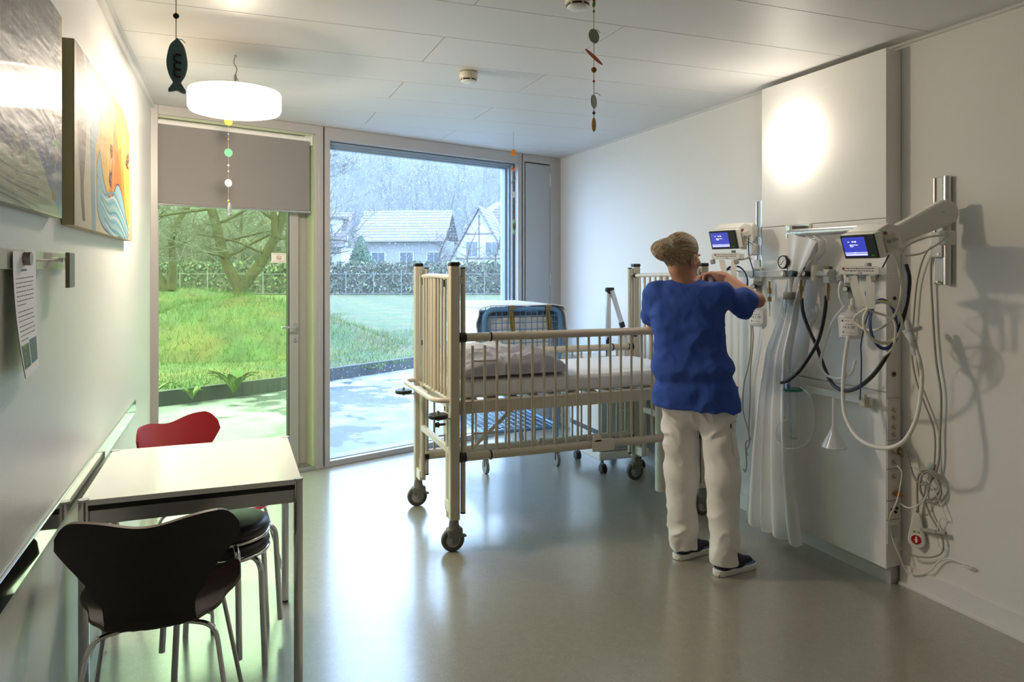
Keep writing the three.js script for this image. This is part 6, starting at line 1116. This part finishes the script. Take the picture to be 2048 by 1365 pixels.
    if (Math.abs(d) < 0.03) d += 0.030 * (fbm(p[0] * 7 + 3, p[1] * 4 + p[2] * 3, p[2] * 6, 3) - 0.5) + 0.034 * (Math.abs(fbm(p[0] * 11 + p[1] * 5, p[1] * 9 - p[0] * 6, p[2] * 9, 2) - 0.5) * 2 - 0.25) * (Math.exp(-(((p[1] - 0.15) / 0.12) ** 2)) + 0.8 * Math.exp(-(((p[1] - 0.72) / 0.13) ** 2)) + 0.35);
    return d;
  };
  const whiteCloth = mat([0.82, 0.79, 0.78], 0.9, 0, { sheen: 0.3, bumpMap: wrinkleTex, bumpScale: 0.003 });
  const tr = obj('trousers', wrapUV(mesher(trouserField, [-0.27, 0.03, -0.22], [0.19, 0.92, 0.26], 0.0085), -0.04, -0.3), whiteCloth, t, true);
  const onLeg = (a, y, lift) => { let r = 0.17; const q = () => [0.042 + Math.sin(a) * r, y, 0.065 + Math.cos(a) * r]; while (r > 0.04 && trouserField(q()) > 0) r -= 0.002; r += lift; return q(); };
  obj('trouser_pocket', wrapUV(join(shell(14, 16, (u, v) => onLeg(0.55 + 1.0 * u, 0.585 + 0.16 * v, 0.003), 0.005)), -0.04, -0.3), whiteCloth, tr, true);
  obj('pocket_tab', at(rbox(-0.003, 0.003, -0.011, 0.011, -0.002, 0.003, 0.001), ...onLeg(0.5, 0.73, 0.001), 0, 0.5, 0), M.black, tr);
  // shoes
  for (const [heel, toe] of [[[-0.148, 0.055], [0.065, 0.188]], [[0.004, -0.142], [0.216, -0.024]]]) {
    const dx = toe[0] - heel[0], dd = toe[1] - heel[1], L = Math.hypot(dx, dd), g = new THREE.Group(); g.name = 'shoe'; g.position.set(heel[0], 0, -heel[1]); g.rotation.y = Math.atan2(dd, dx); t.add(g);
    const out = new THREE.SplineCurve([[0, 0], [0.012, 0.026], [0.06, 0.034], [0.13, 0.034], [0.19, 0.044], [0.235, 0.034], [L, 0.004], [0.238, -0.030], [0.19, -0.038], [0.13, -0.030], [0.06, -0.031], [0.012, -0.024], [0, 0]].map((p) => new THREE.Vector2(...p))).getPoints(60).map((p) => [p.x, p.y]);
    obj('sole', slab(out, 0.032, 0.006).rotateX(-Math.PI / 2).translate(0, 0.0, 0), M.white, g);
    obj('heel_accent', at(rbox(-0.004, 0.03, 0.0005, 0.014, -0.024, 0.024, 0.004), 0.004, 0, 0), mat([0.0, 0.25, 0.22], 0.5), g);
    obj('upper', mesher((p) => { let d = cap(p, [0.035, 0.052, 0], [0.13, 0.048, 0], 0.034, 0.036); d = smin(d, cap(p, [0.12, 0.046, 0], [0.212, 0.034, 0.002], 0.036, 0.026), 0.03); d = smin(d, cap(p, [0.05, 0.05, 0], [0.055, 0.10, 0], 0.036, 0.036), 0.03); return smax(d, 0.026 - p[1], 0.004); }, [-0.01, 0.02, -0.06], [0.26, 0.13, 0.06], 0.0055), mat([0.016, 0.022, 0.04], 0.8), g);
    obj('midsole_band', slab(out.map(([x, y]) => [x * 0.985 + 0.002, y * 0.97]), 0.008, 0.002).rotateX(-Math.PI / 2).translate(0, 0.031, 0), mat([0.10, 0.17, 0.30], 0.6), g);
  }
  const b = thing('medicine_cup', 'small clear white dropper bottle held in both hands', 'bottle', [0, 0, 0]);
  const w = V(0.115, 1.405, -0.355).applyAxisAngle(V(0, 1, 0), -0.369).add(V(2.25, 0, -3.07)); b.position.copy(w);
  obj('bottle_body', lathe([[0, 0], [0.015, 0], [0.018, 0.004], [0.018, 0.045], [0.012, 0.054], [0.009, 0.07], [0, 0.07]], 24), M.whiteGloss, b);
  obj('bottle_cap', at(new THREE.CylinderGeometry(0.008, 0.008, 0.016, 16), 0.022, 0.028, 0.012, 0, 0, Math.PI / 2), mat([0.35, 0.14, 0.06], 0.4), b);
}

renderer.render(scene, camera);
